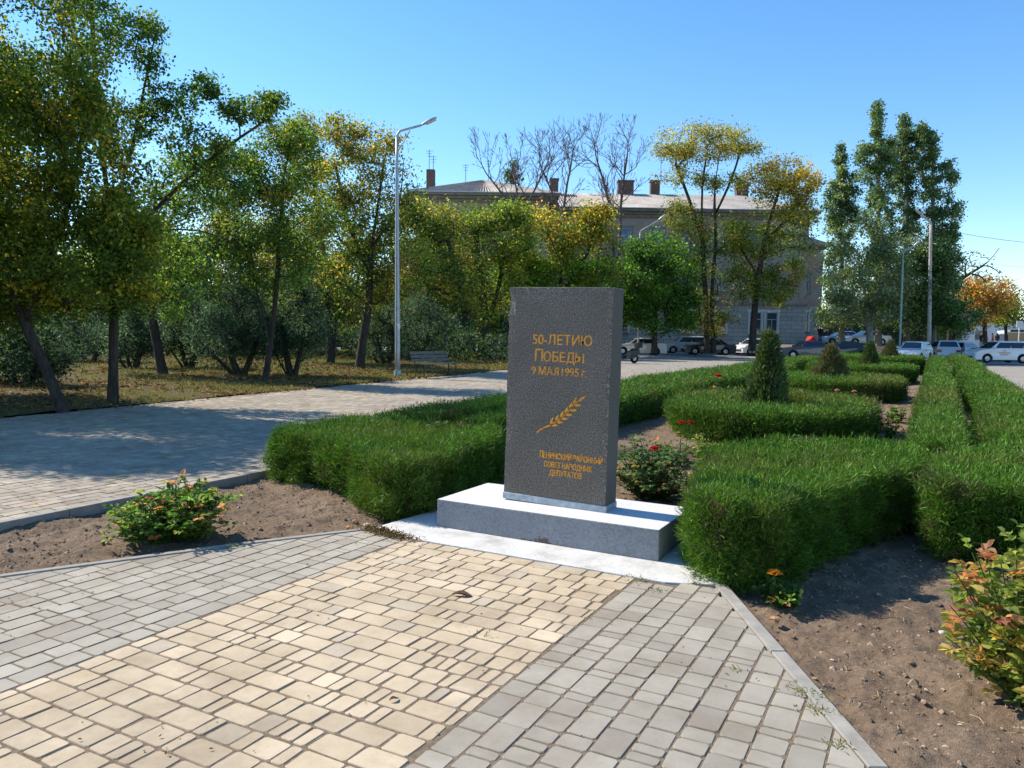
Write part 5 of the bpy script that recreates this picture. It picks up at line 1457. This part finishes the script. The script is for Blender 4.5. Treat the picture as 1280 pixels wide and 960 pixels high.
m = MB(); m.box((0, 4, 5.15), (30.8, 8.8, .35)); m.build('roof', WHITE, fb)
for i_ in range(7):
    m = MB(); m.box((-12 + i_ * 4, -.03, 2.6), (1.8, .1, 1.6)); m.build('window', GLASS, fb)
gar = empty('garage', CF(41, 92, 1.0), YR, 'dark grey flat roofed garage row behind the white sedans', 'garage')
m = MB(); m.box((0, 3, 1.7), (22, 6, 3.4)); m.build('wall', plain('dark_render', (.13, .125, .12), .9, .15, 0, .2, 1), gar)
m = MB(); m.box((0, 3, 3.5), (22.6, 6.6, .25)); m.build('roof', TRIM, gar)
for i_ in range(5):
    m = MB(); m.box((-8.6 + i_ * 4.3, -.03, 1.25), (2.9, .1, 2.5)); m.build('garage_door', plain('garage_door_paint', (.09, .10, .10), .6, .3, 0, .2, 2), gar)
fb = empty('low_building', CF(-16, 92), YR, 'grey low building glimpsed between the park trunks', 'building')
m = MB(); m.box((-6, 4, 3.2), (36, 8, 6.4)); m.build('wall', WALL_LOW, fb)
m = MB(); m.box((-6, 4, 6.55), (37, 9, .35)); m.build('roof', TRIM, fb)
for i_ in range(8):
    m = MB(); m.box((-22 + i_ * 4.3, -.03, 3.0), (1.5, .1, 1.8)); m.build('window', GLASS, fb)

# ------------------------------------------------------------------ lamp posts, poles, wires
GALV = plain('galvanised_steel', (.40, .42, .43), .45, .45, .35, .15, 5)
GREENP = plain('green_paint', (.22, .33, .30), .5, .4, 0, .15, 5)
CONCP = plain('concrete_pole', (.40, .37, .33), .9, .15, 0, .18, 4)
LENS = plain('lamp_glass', (.55, .55, .52), .2, .6, 0, .1, 5)
def lamp(name, label, base, top, tip, r0, r1, mat, head=.75, brace=True, cat='lamp post', lift=0.0):
    base, top, tip = map(np.array, (base, top, tip))
    root = empty(name, base, 0, label, cat)
    b0, tp, ti = np.zeros(3), top - base, tip - base
    m = MB(); n = 10
    m.tube([b0 + (tp - b0) * t for t in np.linspace(0, 1, n)], np.linspace(r0, r1, n), 14); m.build('pole', mat, root, smooth=True)
    m = MB(); m.tube([b0, b0 + (0, 0, .25)], [r0 * 1.5, r0 * 1.25], 14); m.build('base_collar', mat, root)
    dr = ti - tp; L = np.linalg.norm(dr); dr /= L
    k1 = tp + np.array([0, 0, .18]) + dr * .12
    m = MB(); m.tube([tp - (0, 0, .3), tp, tp + (0, 0, .1) + dr * .03, k1, ti - dr * head], [r1 * .95] * 3 + [r1 * .85, r1 * .8], 10)
    if brace: m.tube([tp - (0, 0, .55), tp + dr * L * .33 + (0, 0, .02)], r1 * .4, 6)
    m.build('arm', mat, root, smooth=True)
    sd = np.cross(dr, (0, 0, 1)); sd /= np.linalg.norm(sd); upv = np.cross(sd, dr)
    m = MB(); st = ti - dr * head
    V = []; prof = ((0, .05, .04), (.15, .09, .07), (.45, .13, .10), (.8, .12, .09), (1.0, .05, .03))
    for t, w_, h_ in prof:
        for a in np.linspace(0, 2 * np.pi, 12, endpoint=False): V.append(st + dr * head * t + sd * w_ * math.cos(a) * head / .75 + upv * (h_ * math.sin(a) * (1 if math.sin(a) > 0 else .45)) * head / .75)
    m.add(V, [(i * 12 + j, i * 12 + (j + 1) % 12, (i + 1) * 12 + (j + 1) % 12, (i + 1) * 12 + j) for i in range(4) for j in range(12)] + [tuple(range(12)), tuple(range(48, 60))])
    h_o = m.build('lamp_head', GALV, root, smooth=True)
    m = MB(); V = []
    for t, w_ in ((.3, .09), (.6, .115), (.9, .085)):
        for a in np.linspace(np.pi, 2 * np.pi, 7): V.append(st + dr * head * t + sd * w_ * math.cos(a) * head / .75 + upv * (-.03 + .07 * math.sin(a)) * head / .75)
    m.add(V, [(i * 7 + j, i * 7 + j + 1, (i + 1) * 7 + j + 1, (i + 1) * 7 + j) for i in range(2) for j in range(6)]); m.build('lamp_lens', LENS, h_o)
    return root
lp = lamp('lamp_post', 'tall grey steel street lamp at the lawn edge', G(497, 27), P(496, 172, 27), P(546, 147, 27.2), .095, .05, GALV, .62)
m = MB()
tp_ = P(497, 408, 27) - np.array(lp.location)
m.tube([tp_ + (0, 0, -.1), tp_ + (0, 0, .1)], .085, 14); m.build('paper_notice', WHITE, lp)
lamp('lamp_post', 'thin pale street lamp above the round green tree', G(797.5, 62), P(800, 292, 62), P(833, 268, 61.5), .075, .05, plain('pale_pole', (.55, .56, .55), .6, .3, 0, .1, 3), .8, False)
lamp('lamp_post', 'green painted street lamp in front of the silvery tree', G(1124, 60), P(1129, 318, 60), P(1150, 301, 59.5), .09, .06, GREENP, .6, False)
cp = lamp('concrete_pole', 'grey concrete utility pole with a lamp in front of the poplars', G(1161, 62), P(1163.5, 281, 62), P(1145, 262, 61.5), .17, .11, CONCP, .7, False, 'utility pole')
top_p = P(1163.5, 284, 62)
for lab, a_, b_, sag in (('upper sagging wire running from the concrete pole', top_p, P(1420, 308, 60), .5), ('lower thin wire crossing the sky beside the bare branch', P(1164, 322, 62), P(1420, 338, 66), .3)):
    ts = np.linspace(0, 1, 24)[:, None]
    pts = a_ + (b_ - a_) * ts; pts[:, 2] -= sag * 4 * (ts * (1 - ts))[:, 0]
    m = MB(); m.tube(pts, .016 if 'upper' in lab else .009, 5); tag(m.build('overhead_wire', METAL_D), lab, 'wire')
rt = empty('sign_pole', G(1272, 75), 0, 'thin pale pole with a small sign by the bus', 'sign post')
m = MB(); m.tube([(0, 0, 0), (0, 0, 3.6)], .045, 8); m.build('pole', WHITE, rt)
m = MB(); m.box((0, 0, 3.3), (.6, .04, .6), YR); m.build('sign_plate', WHITE, rt)
cpost = empty('concrete_post', G(598, 68), YR, 'short pale square column behind the park trees', 'column')
m = MB(); m.box((0, 0, 1.3), (.55, .55, 2.6)); m.build('shaft', WHITE, cpost, bevel=.02)
m = MB(); m.box((0, 0, 2.66), (.75, .75, .14)); m.build('capital', TRIM, cpost)

# ------------------------------------------------------------------ benches
SLAT = plain('bench_slat', (.14, .135, .125), .7, .25, 0, .2, 8)
BLK = plain('black_metal', (.02, .02, .022), .5, .4, .3, .2, 8)
def bench(label, p, rz, L=2.1):
    r = empty('park_bench', p, rz, label, 'bench', 'park benches')       # sitter faces local +x
    for k in range(4):
        m = MB(); m.box((.02 + k * .11, 0, .455), (.095, L, .032)); m.build('seat_slat', SLAT, r, bevel=.004)
    for k in range(3):
        m = MB(); m.box((-.10 - k * .045, 0, .58 + k * .125), (.03, L, .10)); m.build('backrest_slat', SLAT, r, bevel=.004)
    for y in (-L / 2 + .12, L / 2 - .12):
        for x in (0.02, .34):
            m = MB(); m.tube([(x, y, .43), (x + (.03 if x > .1 else -.05), y, 0)], .018, 7); m.build('leg', BLK, r)
        m = MB(); m.tube([(.37, y, .43), (0, y, .43), (-.08, y, .5), (-.22, y, .9)], .016, 7); m.build('side_rail', BLK, r)
    return r
bench('slatted grey bench with thin black legs beside the path', (-15.75, 23.0, .03), rad(-4), 2.1)
bench('distant grey bench deep in the park shade', np.append(G(402, 52)[:2], .1), YR + rad(-80), 2.2)

# ------------------------------------------------------------------ cars
TYRE = plain('tyre_rubber', (.018, .018, .019), .85, .15, 0, .2, 20)
RIM = plain('wheel_rim', (.40, .41, .42), .35, .5, .6, .15, 10)
CGLASS = plain('car_glass', (.018, .022, .028), .05, .9, 0, .2, 2)
HEADL = plain('headlight_glass', (.62, .64, .66), .12, .8, 0, .1, 6)
TAILL = plain('tail_light', (.42, .02, .02), .2, .6, 0, .2, 6)
DARKP = plain('dark_plastic', (.03, .03, .032), .6, .3, 0, .2, 6)
_paint = {}
def carpaint(c):
    if c not in _paint:
        b = NB('car_paint')
        p = b.pbr(b.ramp(b.noise(1.5, 4), [(.3, tuple(x * .93 for x in c)), (.7, c)]), .28, .5)
        p.node_tree.nodes['Principled BSDF'].inputs['Coat Weight'].default_value = .6
        _paint[c] = p
    return _paint[c]
SHAPES = {   # length, half width, ground, hood z, belt z, roof z, windscreen foot, roof front, roof back, rear foot, tail z
    'hatch': (4.0, .85, .2, .86, .95, 1.50, .95, .25, -1.55, -1.9, .95),
    'wagon': (4.5, .88, .2, .92, 1.0, 1.62, 1.25, .45, -1.85, -2.15, 1.0),
    'sedan': (4.5, .86, .19, .82, .92, 1.42, .95, .25, -.95, -1.55, .98),
    'suv': (4.4, .90, .24, .95, 1.03, 1.62, 1.10, .35, -1.75, -2.1, 1.02)}
def car(label, p, rz, kind, colr, decal=None, group='cars parked along the street'):
    L, hw, zg, zh, zb_, zr_, xw, xf, xr, xb, zt_ = SHAPES[kind]
    r = empty('parked_car', p, rz, label, 'car', group)
    mt = carpaint(colr)
    R_, wx = .33, (L * .30, -L * .29)
    def arch(cx): return [(cx + .40 * math.cos(a), .31 + .40 * math.sin(a)) for a in np.linspace(-.28, math.pi + .28, 11)]
    bot = [(L / 2 - .04, zg)] + [q for q in arch(wx[0])] + arch(wx[1]) + [(-L / 2 + .04, zg)]
    bot = [(x, max(z, zg)) for x, z in bot]
    up = [(-L / 2, .45), (-L / 2 + .02, zt_ - .18), (-L / 2 + .10, zt_), (xb, zb_ + .03), (xw, zb_), (xw + .05, zb_ - .01), ((xw + L / 2) / 2 + .1, zh + .01), (L / 2 - .22, zh - .10), (L / 2 - .03, zh - .25), (L / 2, .42)]
    poly = bot + up
    m = MB(); n = len(poly); cxm = 0
    lay = []
    for y, k in ((-hw, .985), (-hw + .05, 1.0), (hw - .05, 1.0), (hw, .985)):
        lay += [(x * k, y * (1 - .06 * abs(x) / (L / 2)), .6 + (z - .6) * k) for x, z in poly]
    m.add(lay, [tuple(range(n))[::-1], tuple(range(3 * n, 4 * n))] + [(a * n + i, a * n + (i + 1) % n, (a + 1) * n + (i + 1) % n, (a + 1) * n + i) for a in range(3) for i in range(n)])
    m.build('body', mt, r, smooth=False)
    tw, bw = hw * .70, hw * .94
    ring0 = [(xw, -bw, zb_ - .02), (xw, bw, zb_ - .02), (xb, bw, zb_ + .01), (xb, -bw, zb_ + .01)]
    ring1 = [(xf, -tw, zr_ - .05), (xf, tw, zr_ - .05), (xr, tw, zr_ - .05), (xr, -tw, zr_ - .05)]
    ring2 = [(xf - .25, -tw * .8, zr_), (xf - .25, tw * .8, zr_), (xr + .2, tw * .8, zr_), (xr + .2, -tw * .8, zr_)]
    m = MB(); m.add(ring0 + ring1 + ring2, [(i, (i + 1) % 4, 4 + (i + 1) % 4, 4 + i) for i in range(4)] + [(4 + i, 4 + (i + 1) % 4, 8 + (i + 1) % 4, 8 + i) for i in range(4)] + [(8, 9, 10, 11)])
    m.build('cabin', mt, r, bevel=.03)
    A = {k: np.array(v) for k, v in zip(('f0l', 'f0r', 'b0r', 'b0l', 'f1l', 'f1r', 'b1r', 'b1l'), ring0 + ring1)}
    def pane(a, b_, c, d, mg, nm='window'):
        """quad a-b (bottom) c-d (top, c above b) shrunk by margins and set proud"""
        a, b_, c, d = map(np.array, (a, b_, c, d))
        f = lambda s, t: (a * (1 - s) + b_ * s) * (1 - t) + (d * (1 - s) + c * s) * t
        q = [f(mg[0], mg[2]), f(1 - mg[1], mg[2]), f(1 - mg[1], 1 - mg[3]), f(mg[0], 1 - mg[3])]
        nr = np.cross(q[1] - q[0], q[3] - q[0]); nr /= np.linalg.norm(nr)
        if np.dot(nr, q[0] - np.array([xr * .5 + xf * .5, 0, zb_])) < 0: nr = -nr
        m = MB(); V = [p_ - nr * .01 for p_ in q] + [p_ + nr * .008 for p_ in q]
        m.add(V, [(4, 5, 6, 7), (3, 2, 1, 0)] + [(i, (i + 1) % 4, 4 + (i + 1) % 4, 4 + i) for i in range(4)]); m.build(nm, CGLASS, r)
    pane(A['f0l'], A['f0r'], A['f1r'], A['f1l'], (.06, .06, .1, .08), 'windscreen')
    pane(A['b0l'], A['b0r'], A['b1r'], A['b1l'], (.08, .08, .16, .12), 'rear_window')
    for s_, t_ in (('l', 'l'), ('r', 'r')):
        f0, b0, f1, b1 = A['f0' + s_], A['b0' + s_], A['f1' + s_], A['b1' + s_]
        mid = lambda a, b_, t: a + (b_ - a) * t
        ts = ((.09, .44), (.47, .76), (.79, .93)) if kind in ('wagon', 'suv', 'hatch') else ((.10, .49), (.53, .90))
        for t0, t1 in ts:
            tt0, tt1 = max(.03, (t0 - .05) * 1.0), min(.97, t1 + .02)
            pane(mid(f0, b0, t0), mid(f0, b0, t1), mid(f1, b1, tt1), mid(f1, b1, tt0), (0, 0, .14, .12))
    for wxx in wx:
        for sy in (-1, 1):
            y = sy * (hw - .09)
            m = MB(); m.lathe([(.19, -.1), (.30, -.1), (R_, -.06), (R_, .06), (.30, .1), (.19, .1)], np.array((wxx, y, R_)), 1, 18)
            t = m.build('wheel', TYRE, r, smooth=True)
            m = MB(); m.lathe([(.0, sy * .075), (.07, sy * .08), (.17, sy * .07), (.2, sy * .1)], np.array((wxx, y, R_)), 1, 12); m.build('rim', RIM, t)
            m = MB(); m.box((wxx, sy * (hw - .16), .42), (.76, .14, .62)); 
    m = MB(); m.box((0, 0, .36), (L - .5, 2 * hw - .34, .34)); m.build('underbody', DARKP, r)
    for sy in (-1, 1):
        m = MB(); m.box((L / 2 - .10, sy * hw * .66, zh - .24), (.22, hw * .42, .15)); m.build('headlight', HEADL, r, bevel=.03)
        m = MB(); m.box((-L / 2 + .06, sy * hw * .74, zt_ - .22), (.16, hw * .34, .2)); m.build('tail_light', TAILL, r, bevel=.02)
        m = MB(); m.box((xw - .22, sy * (hw + .06), zb_ + .08), (.1, .2, .13)); m.build('mirror', mt, r, bevel=.03)
        m = MB(); m.box((.1, sy * (hw - .004), zb_ - .12), (.16, .03, .03)); m.build('door_handle', DARKP, r)
    m = MB(); m.box((L / 2 - .03, 0, .43), (.12, hw * 1.2, .16)); m.build('grille', DARKP, r, bevel=.02)
    if decal:
        for k, (x_, z_, w_) in enumerate(((.1, .78, .9), (.05, .68, .7), (.15, .60, .5))):
            for sy in (-1, 1):
                m = MB(); m.box((x_, sy * (hw + .001), z_), (w_, .012, .035)); m.build('door_stripe', decal, r)
    return r
CW, CS_, CB, CD = (.74, .74, .73), (.42, .47, .53), (.22, .34, .46), (.016, .017, .022)
LEFT = YR + math.pi
car('cream sedan half hidden by the stele', G(797, 63), LEFT, 'sedan', (.60, .56, .49))
car('silver blue people carrier parked against the house wall', G(857, 72), LEFT, 'wagon', CS_)
car('black sedan behind the double trunk of the acacia', G(885, 67.5), LEFT, 'sedan', CD)
car('white hatchback angled beside the orange topped tree', G(941, 71), LEFT + rad(28), 'hatch', CW)
car('dark blue car with shining bonnet below the woman', G(1008, 59.3), LEFT, 'sedan', (.05, .06, .09))
Z1 = 1.0
car('white sedan partly hidden behind the white sedan under the trees', G(1052, 80, Z1), LEFT, 'sedan', CW)
car('white sedan shown side on under the silvery tree', G(1081, 76, Z1), LEFT, 'sedan', (.70, .71, .72))
car('dark car in the shade below the white sedans', G(1052, 61.2), LEFT, 'sedan', (.02, .03, .03))
car('white hatchback behind the green lamp post', G(1142, 57), LEFT + rad(48), 'hatch', CW)
car('silver car with rear towards us at the concrete pole', G(1179, 62), YR + rad(70), 'wagon', (.5, .52, .54))
car('pale blue hatchback beside the silver car', G(1205, 66), YR + rad(38), 'hatch', CB)
car('white taxi with reddish door lettering at the end of the hedges', G(1247, 57), LEFT, 'suv', CW, plain('taxi_red', (.55, .12, .06), .5, .3))
car('dark car glimpsed between the park trunks', np.append(G(428, 66)[:2], 0), LEFT, 'hatch', (.03, .035, .04))
car('pale car glimpsed far left under the junipers', np.append(G(112, 60)[:2], 0), YR, 'sedan', (.5, .5, .5))
# bus far right
bus = empty('bus', G(1264, 100), YR + rad(-115), 'white bus standing far down the street', 'bus')
m = MB(); m.box((0, 0, 1.65), (8.5, 2.4, 2.7)); m.build('body', carpaint((.76, .76, .75)), bus, bevel=.15)
m = MB(); m.box((4.23, 0, 2.1), (.08, 2.1, 1.2)); m.build('windscreen', CGLASS, bus)
for sy in (-1, 1):
    for k in range(5): m = MB(); m.box((-3.3 + k * 1.5, sy * 1.2, 2.1), (1.3, .06, .9)); m.build('window', CGLASS, bus)
    for x_ in (2.6, -2.4):
        m = MB(); m.lathe([(.2, -.12), (.42, -.12), (.45, 0), (.42, .12), (.2, .12)], np.array((x_, sy * 1.08, .45)), 1, 16); m.build('wheel', TYRE, bus)
    m = MB(); m.box((4.25, sy * .9, .95), (.08, .35, .2)); m.build('headlight', HEADL, bus)
m = MB(); m.box((4.24, 0, 2.92), (.08, 1.6, .26)); m.build('route_board', BLK, bus)

# black motor scooter beside the stele
sc_ = empty('motor_scooter', G(782, 44), YR + rad(205), 'black motor scooter parked on the path beside the stele', 'motor scooter')
for x_ in (.62, -.58):
    m = MB(); m.lathe([(.13, -.05), (.24, -.06), (.28, 0), (.24, .06), (.13, .05)], np.array((x_, 0, .28)), 1, 18); w_ = m.build('wheel', TYRE, sc_, smooth=True)
    m = MB(); m.lathe([(0, -.04), (.13, -.045), (.13, .045), (0, .04)], np.array((x_, 0, .28)), 1, 12); m.build('rim', RIM, w_)
m = MB(); m.prism([(.62, .3), (.52, .95), (.42, .98), (.36, .36), (-.1, .3), (-.2, .72), (-.85, .80), (-.88, .55), (-.45, .28), (.3, .22)], 1, -.16, .16); m.build('body', carpaint(CD), sc_, bevel=.03)
m = MB(); m.prism([(-.15, .73), (-.2, .82), (-.8, .90), (-.86, .82)], 1, -.15, .15); m.build('seat', BLK, sc_, bevel=.03)
m = MB(); m.tube([(.44, -.34, 1.08), (.5, 0, 1.02), (.44, .34, 1.08)], .02, 7); m.tube([(.52, 0, .95), (.62, 0, .3)], .03, 8); m.build('handlebar', BLK, sc_)
m = MB(); m.box((.56, 0, .9), (.08, .18, .14)); m.build('headlight', HEADL, sc_, bevel=.02)
m = MB(); m.box((-.85, 0, 1.05), (.36, .36, .32)); m.build('top_case', BLK, sc_, bevel=.04)

# ------------------------------------------------------------------ people
def person(label, p, rz, h, top_c, leg_c, skin=(.45, .27, .19), hair_c=(.03, .02, .015), arms='down', group=None):
    J = dict(pel=(0, 0, .52), sp1=(0, 0, .62), sp2=(0, 0, .74), neck=(0, 0, .835), head=(0.005, 0, .885), crown=(.005, 0, .955))
    R_ = dict(pel=.085, sp1=.075, sp2=.092, neck=.034, head=.052, crown=.042)
    E_ = [('pel', 'sp1'), ('sp1', 'sp2'), ('sp2', 'neck'), ('neck', 'head'), ('head', 'crown')]
    J['nose'] = (.062, 0, .895); R_['nose'] = .012; E_.append(('head', 'nose'))
    for s_, n_ in ((1, 'l'), (-1, 'r')):
        J['hip' + n_] = (0, .05 * s_, .5); J['kn' + n_] = (.015 * s_, .055 * s_, .28); J['an' + n_] = (-.01, .055 * s_, .04); J['to' + n_] = (.07, .06 * s_, .02)
        R_.update({'hip' + n_: .058, 'kn' + n_: .036, 'an' + n_: .025, 'to' + n_: .02})
        E_ += [('pel', 'hip' + n_), ('hip' + n_, 'kn' + n_), ('kn' + n_, 'an' + n_), ('an' + n_, 'to' + n_)]
        J['sh' + n_] = (0, .10 * s_, .795); R_['sh' + n_] = .036
        if arms == 'out': el, wr, ha = (.03, .22 * s_, .755), (.08, .36 * s_, .765), (.10, .42 * s_, .765)
        elif arms == 'hold': el, wr, ha = (.04, .15 * s_, .66), (.17, .10 * s_, .60), (.21, .06 * s_, .59)
        else: el, wr, ha = (-.01, .14 * s_, .64), (.03, .15 * s_, .50), (.045, .15 * s_, .45)
        J['el' + n_], J['wr' + n_], J['ha' + n_] = el, wr, ha
        R_.update({'el' + n_: .026, 'wr' + n_: .018, 'ha' + n_: .02})
        E_ += [('sp2', 'sh' + n_), ('sh' + n_, 'el' + n_), ('el' + n_, 'wr' + n_), ('wr' + n_, 'ha' + n_)]
    names = list(J)
    me = bpy.data.meshes.new('person')
    me.from_pydata([tuple(np.array(J[k]) * h) for k in names], [(names.index(a), names.index(b_)) for a, b_ in E_], [])
    o = bpy.data.objects.new('person', me); COL.objects.link(o)
    o.modifiers.new('skin', 'SKIN'); sub = o.modifiers.new('sub', 'SUBSURF'); sub.levels = sub.render_levels = 2
    for i, k in enumerate(names):
        me.skin_vertices[0].data[i].radius = (R_[k] * h, R_[k] * h * (1.25 if k in ('sp2', 'pel', 'sp1') else 1))
        me.skin_vertices[0].data[i].use_root = (k == 'pel')
    dg = bpy.context.evaluated_depsgraph_get()
    me2 = bpy.data.meshes.new_from_object(o.evaluated_get(dg))
    bpy.data.objects.remove(o)
    o = link('person', me2, [plain('skin', skin, .5, .3, 0, .05), plain('top_cloth', top_c, .9, .1, 0, .2, 9), plain('trouser_cloth', leg_c, .9, .1, 0, .2, 9), BLK])
    for p_ in me2.polygons:
        c = p_.center / h; p_.use_smooth = True
        far = abs(c.y) > (.16 if arms == 'out' else .5) or (arms == 'hold' and c.x > .15) or (arms == 'down' and abs(c.y) > .12 and c.z < .5)
        p_.material_index = 0 if (c.z > .835 or far) else (1 if c.z > .5 else (2 if c.z > .045 else 3))
    o.location = p; o.rotation_euler = (0, 0, rz)
    tag(o, label, 'person', group)
    bm = bmesh.new(); bmesh.ops.create_uvsphere(bm, u_segments=12, v_segments=8, radius=.062 * h)
    bmesh.ops.delete(bm, geom=[v for v in bm.verts if v.co.x > .02 * h and v.co.z < .025 * h], context='VERTS')
    for v in bm.verts:
        v.co = Vector((v.co.x * 1.0 - .012 * h, v.co.y * .95, v.co.z * (1.1 if v.co.z > 0 else 1.9) + .918 * h))
    hm = bpy.data.meshes.new('hair'); bm.to_mesh(hm); bm.free()
    link('hair', hm, plain('hair', hair_c, .6, .3, 0, .2, 20), o, False)
    m = MB()
    for s_ in (-1, 1): m.box((.055 * h, .02 * s_ * h, .905 * h), (.01 * h, .014 * h, .008 * h))
    m.build('eye', BLK, o)
    return o
FACE = YR + rad(-90)
wp = G(1024, 66, Z1)
person('dark haired woman in a dark top with arms held out, behind the hedges', wp, FACE, 1.72, (.02, .02, .025), (.06, .08, .14), arms='out')
# red bundle on the car bonnet in front of her
bm = bmesh.new()
for k in range(7):
    g_ = bmesh.ops.create_icosphere(bm, subdivisions=2, radius=.26)
    off = Vector((random.uniform(-.38, .38), random.uniform(-.2, .2), random.uniform(0, .28)))
    for v in g_['verts']: v.co = v.co * random.uniform(.9, 1.05) + off
me = bpy.data.meshes.new('red_cloth'); bm.to_mesh(me); bm.free()
for p_ in me.polygons: p_.use_smooth = True
o = link('red_cloth', me, plain('red_fabric', (.62, .04, .03), .7, .2, 0, .25, 7)); o.location = G(1013, 65.2, 1.26)
tag(o, 'bright red bundle beside the woman with arms held out', 'bundle')
PPL = 'pedestrians under the rusty tree'
for k_, (lab, px, dd_, tc) in enumerate((('pedestrian in dark clothes nearest the rusty tree trunk', 1226, 92, (.03, .03, .04)), ('pedestrian in a brown jacket among the group by the rusty tree', 1232.5, 93, (.10, .05, .035)), ('pedestrian in a reddish jacket among the group by the rusty tree', 1240, 91, (.20, .05, .05)), ('pedestrian in black closest to the bus', 1246, 93, (.015, .015, .02)))):
    person(lab, G(px, dd_, Z1 if dd_ > 200 else 0.9), FACE + rad(40 * k_), 1.7, tc, (.03, .03, .05), group=PPL)
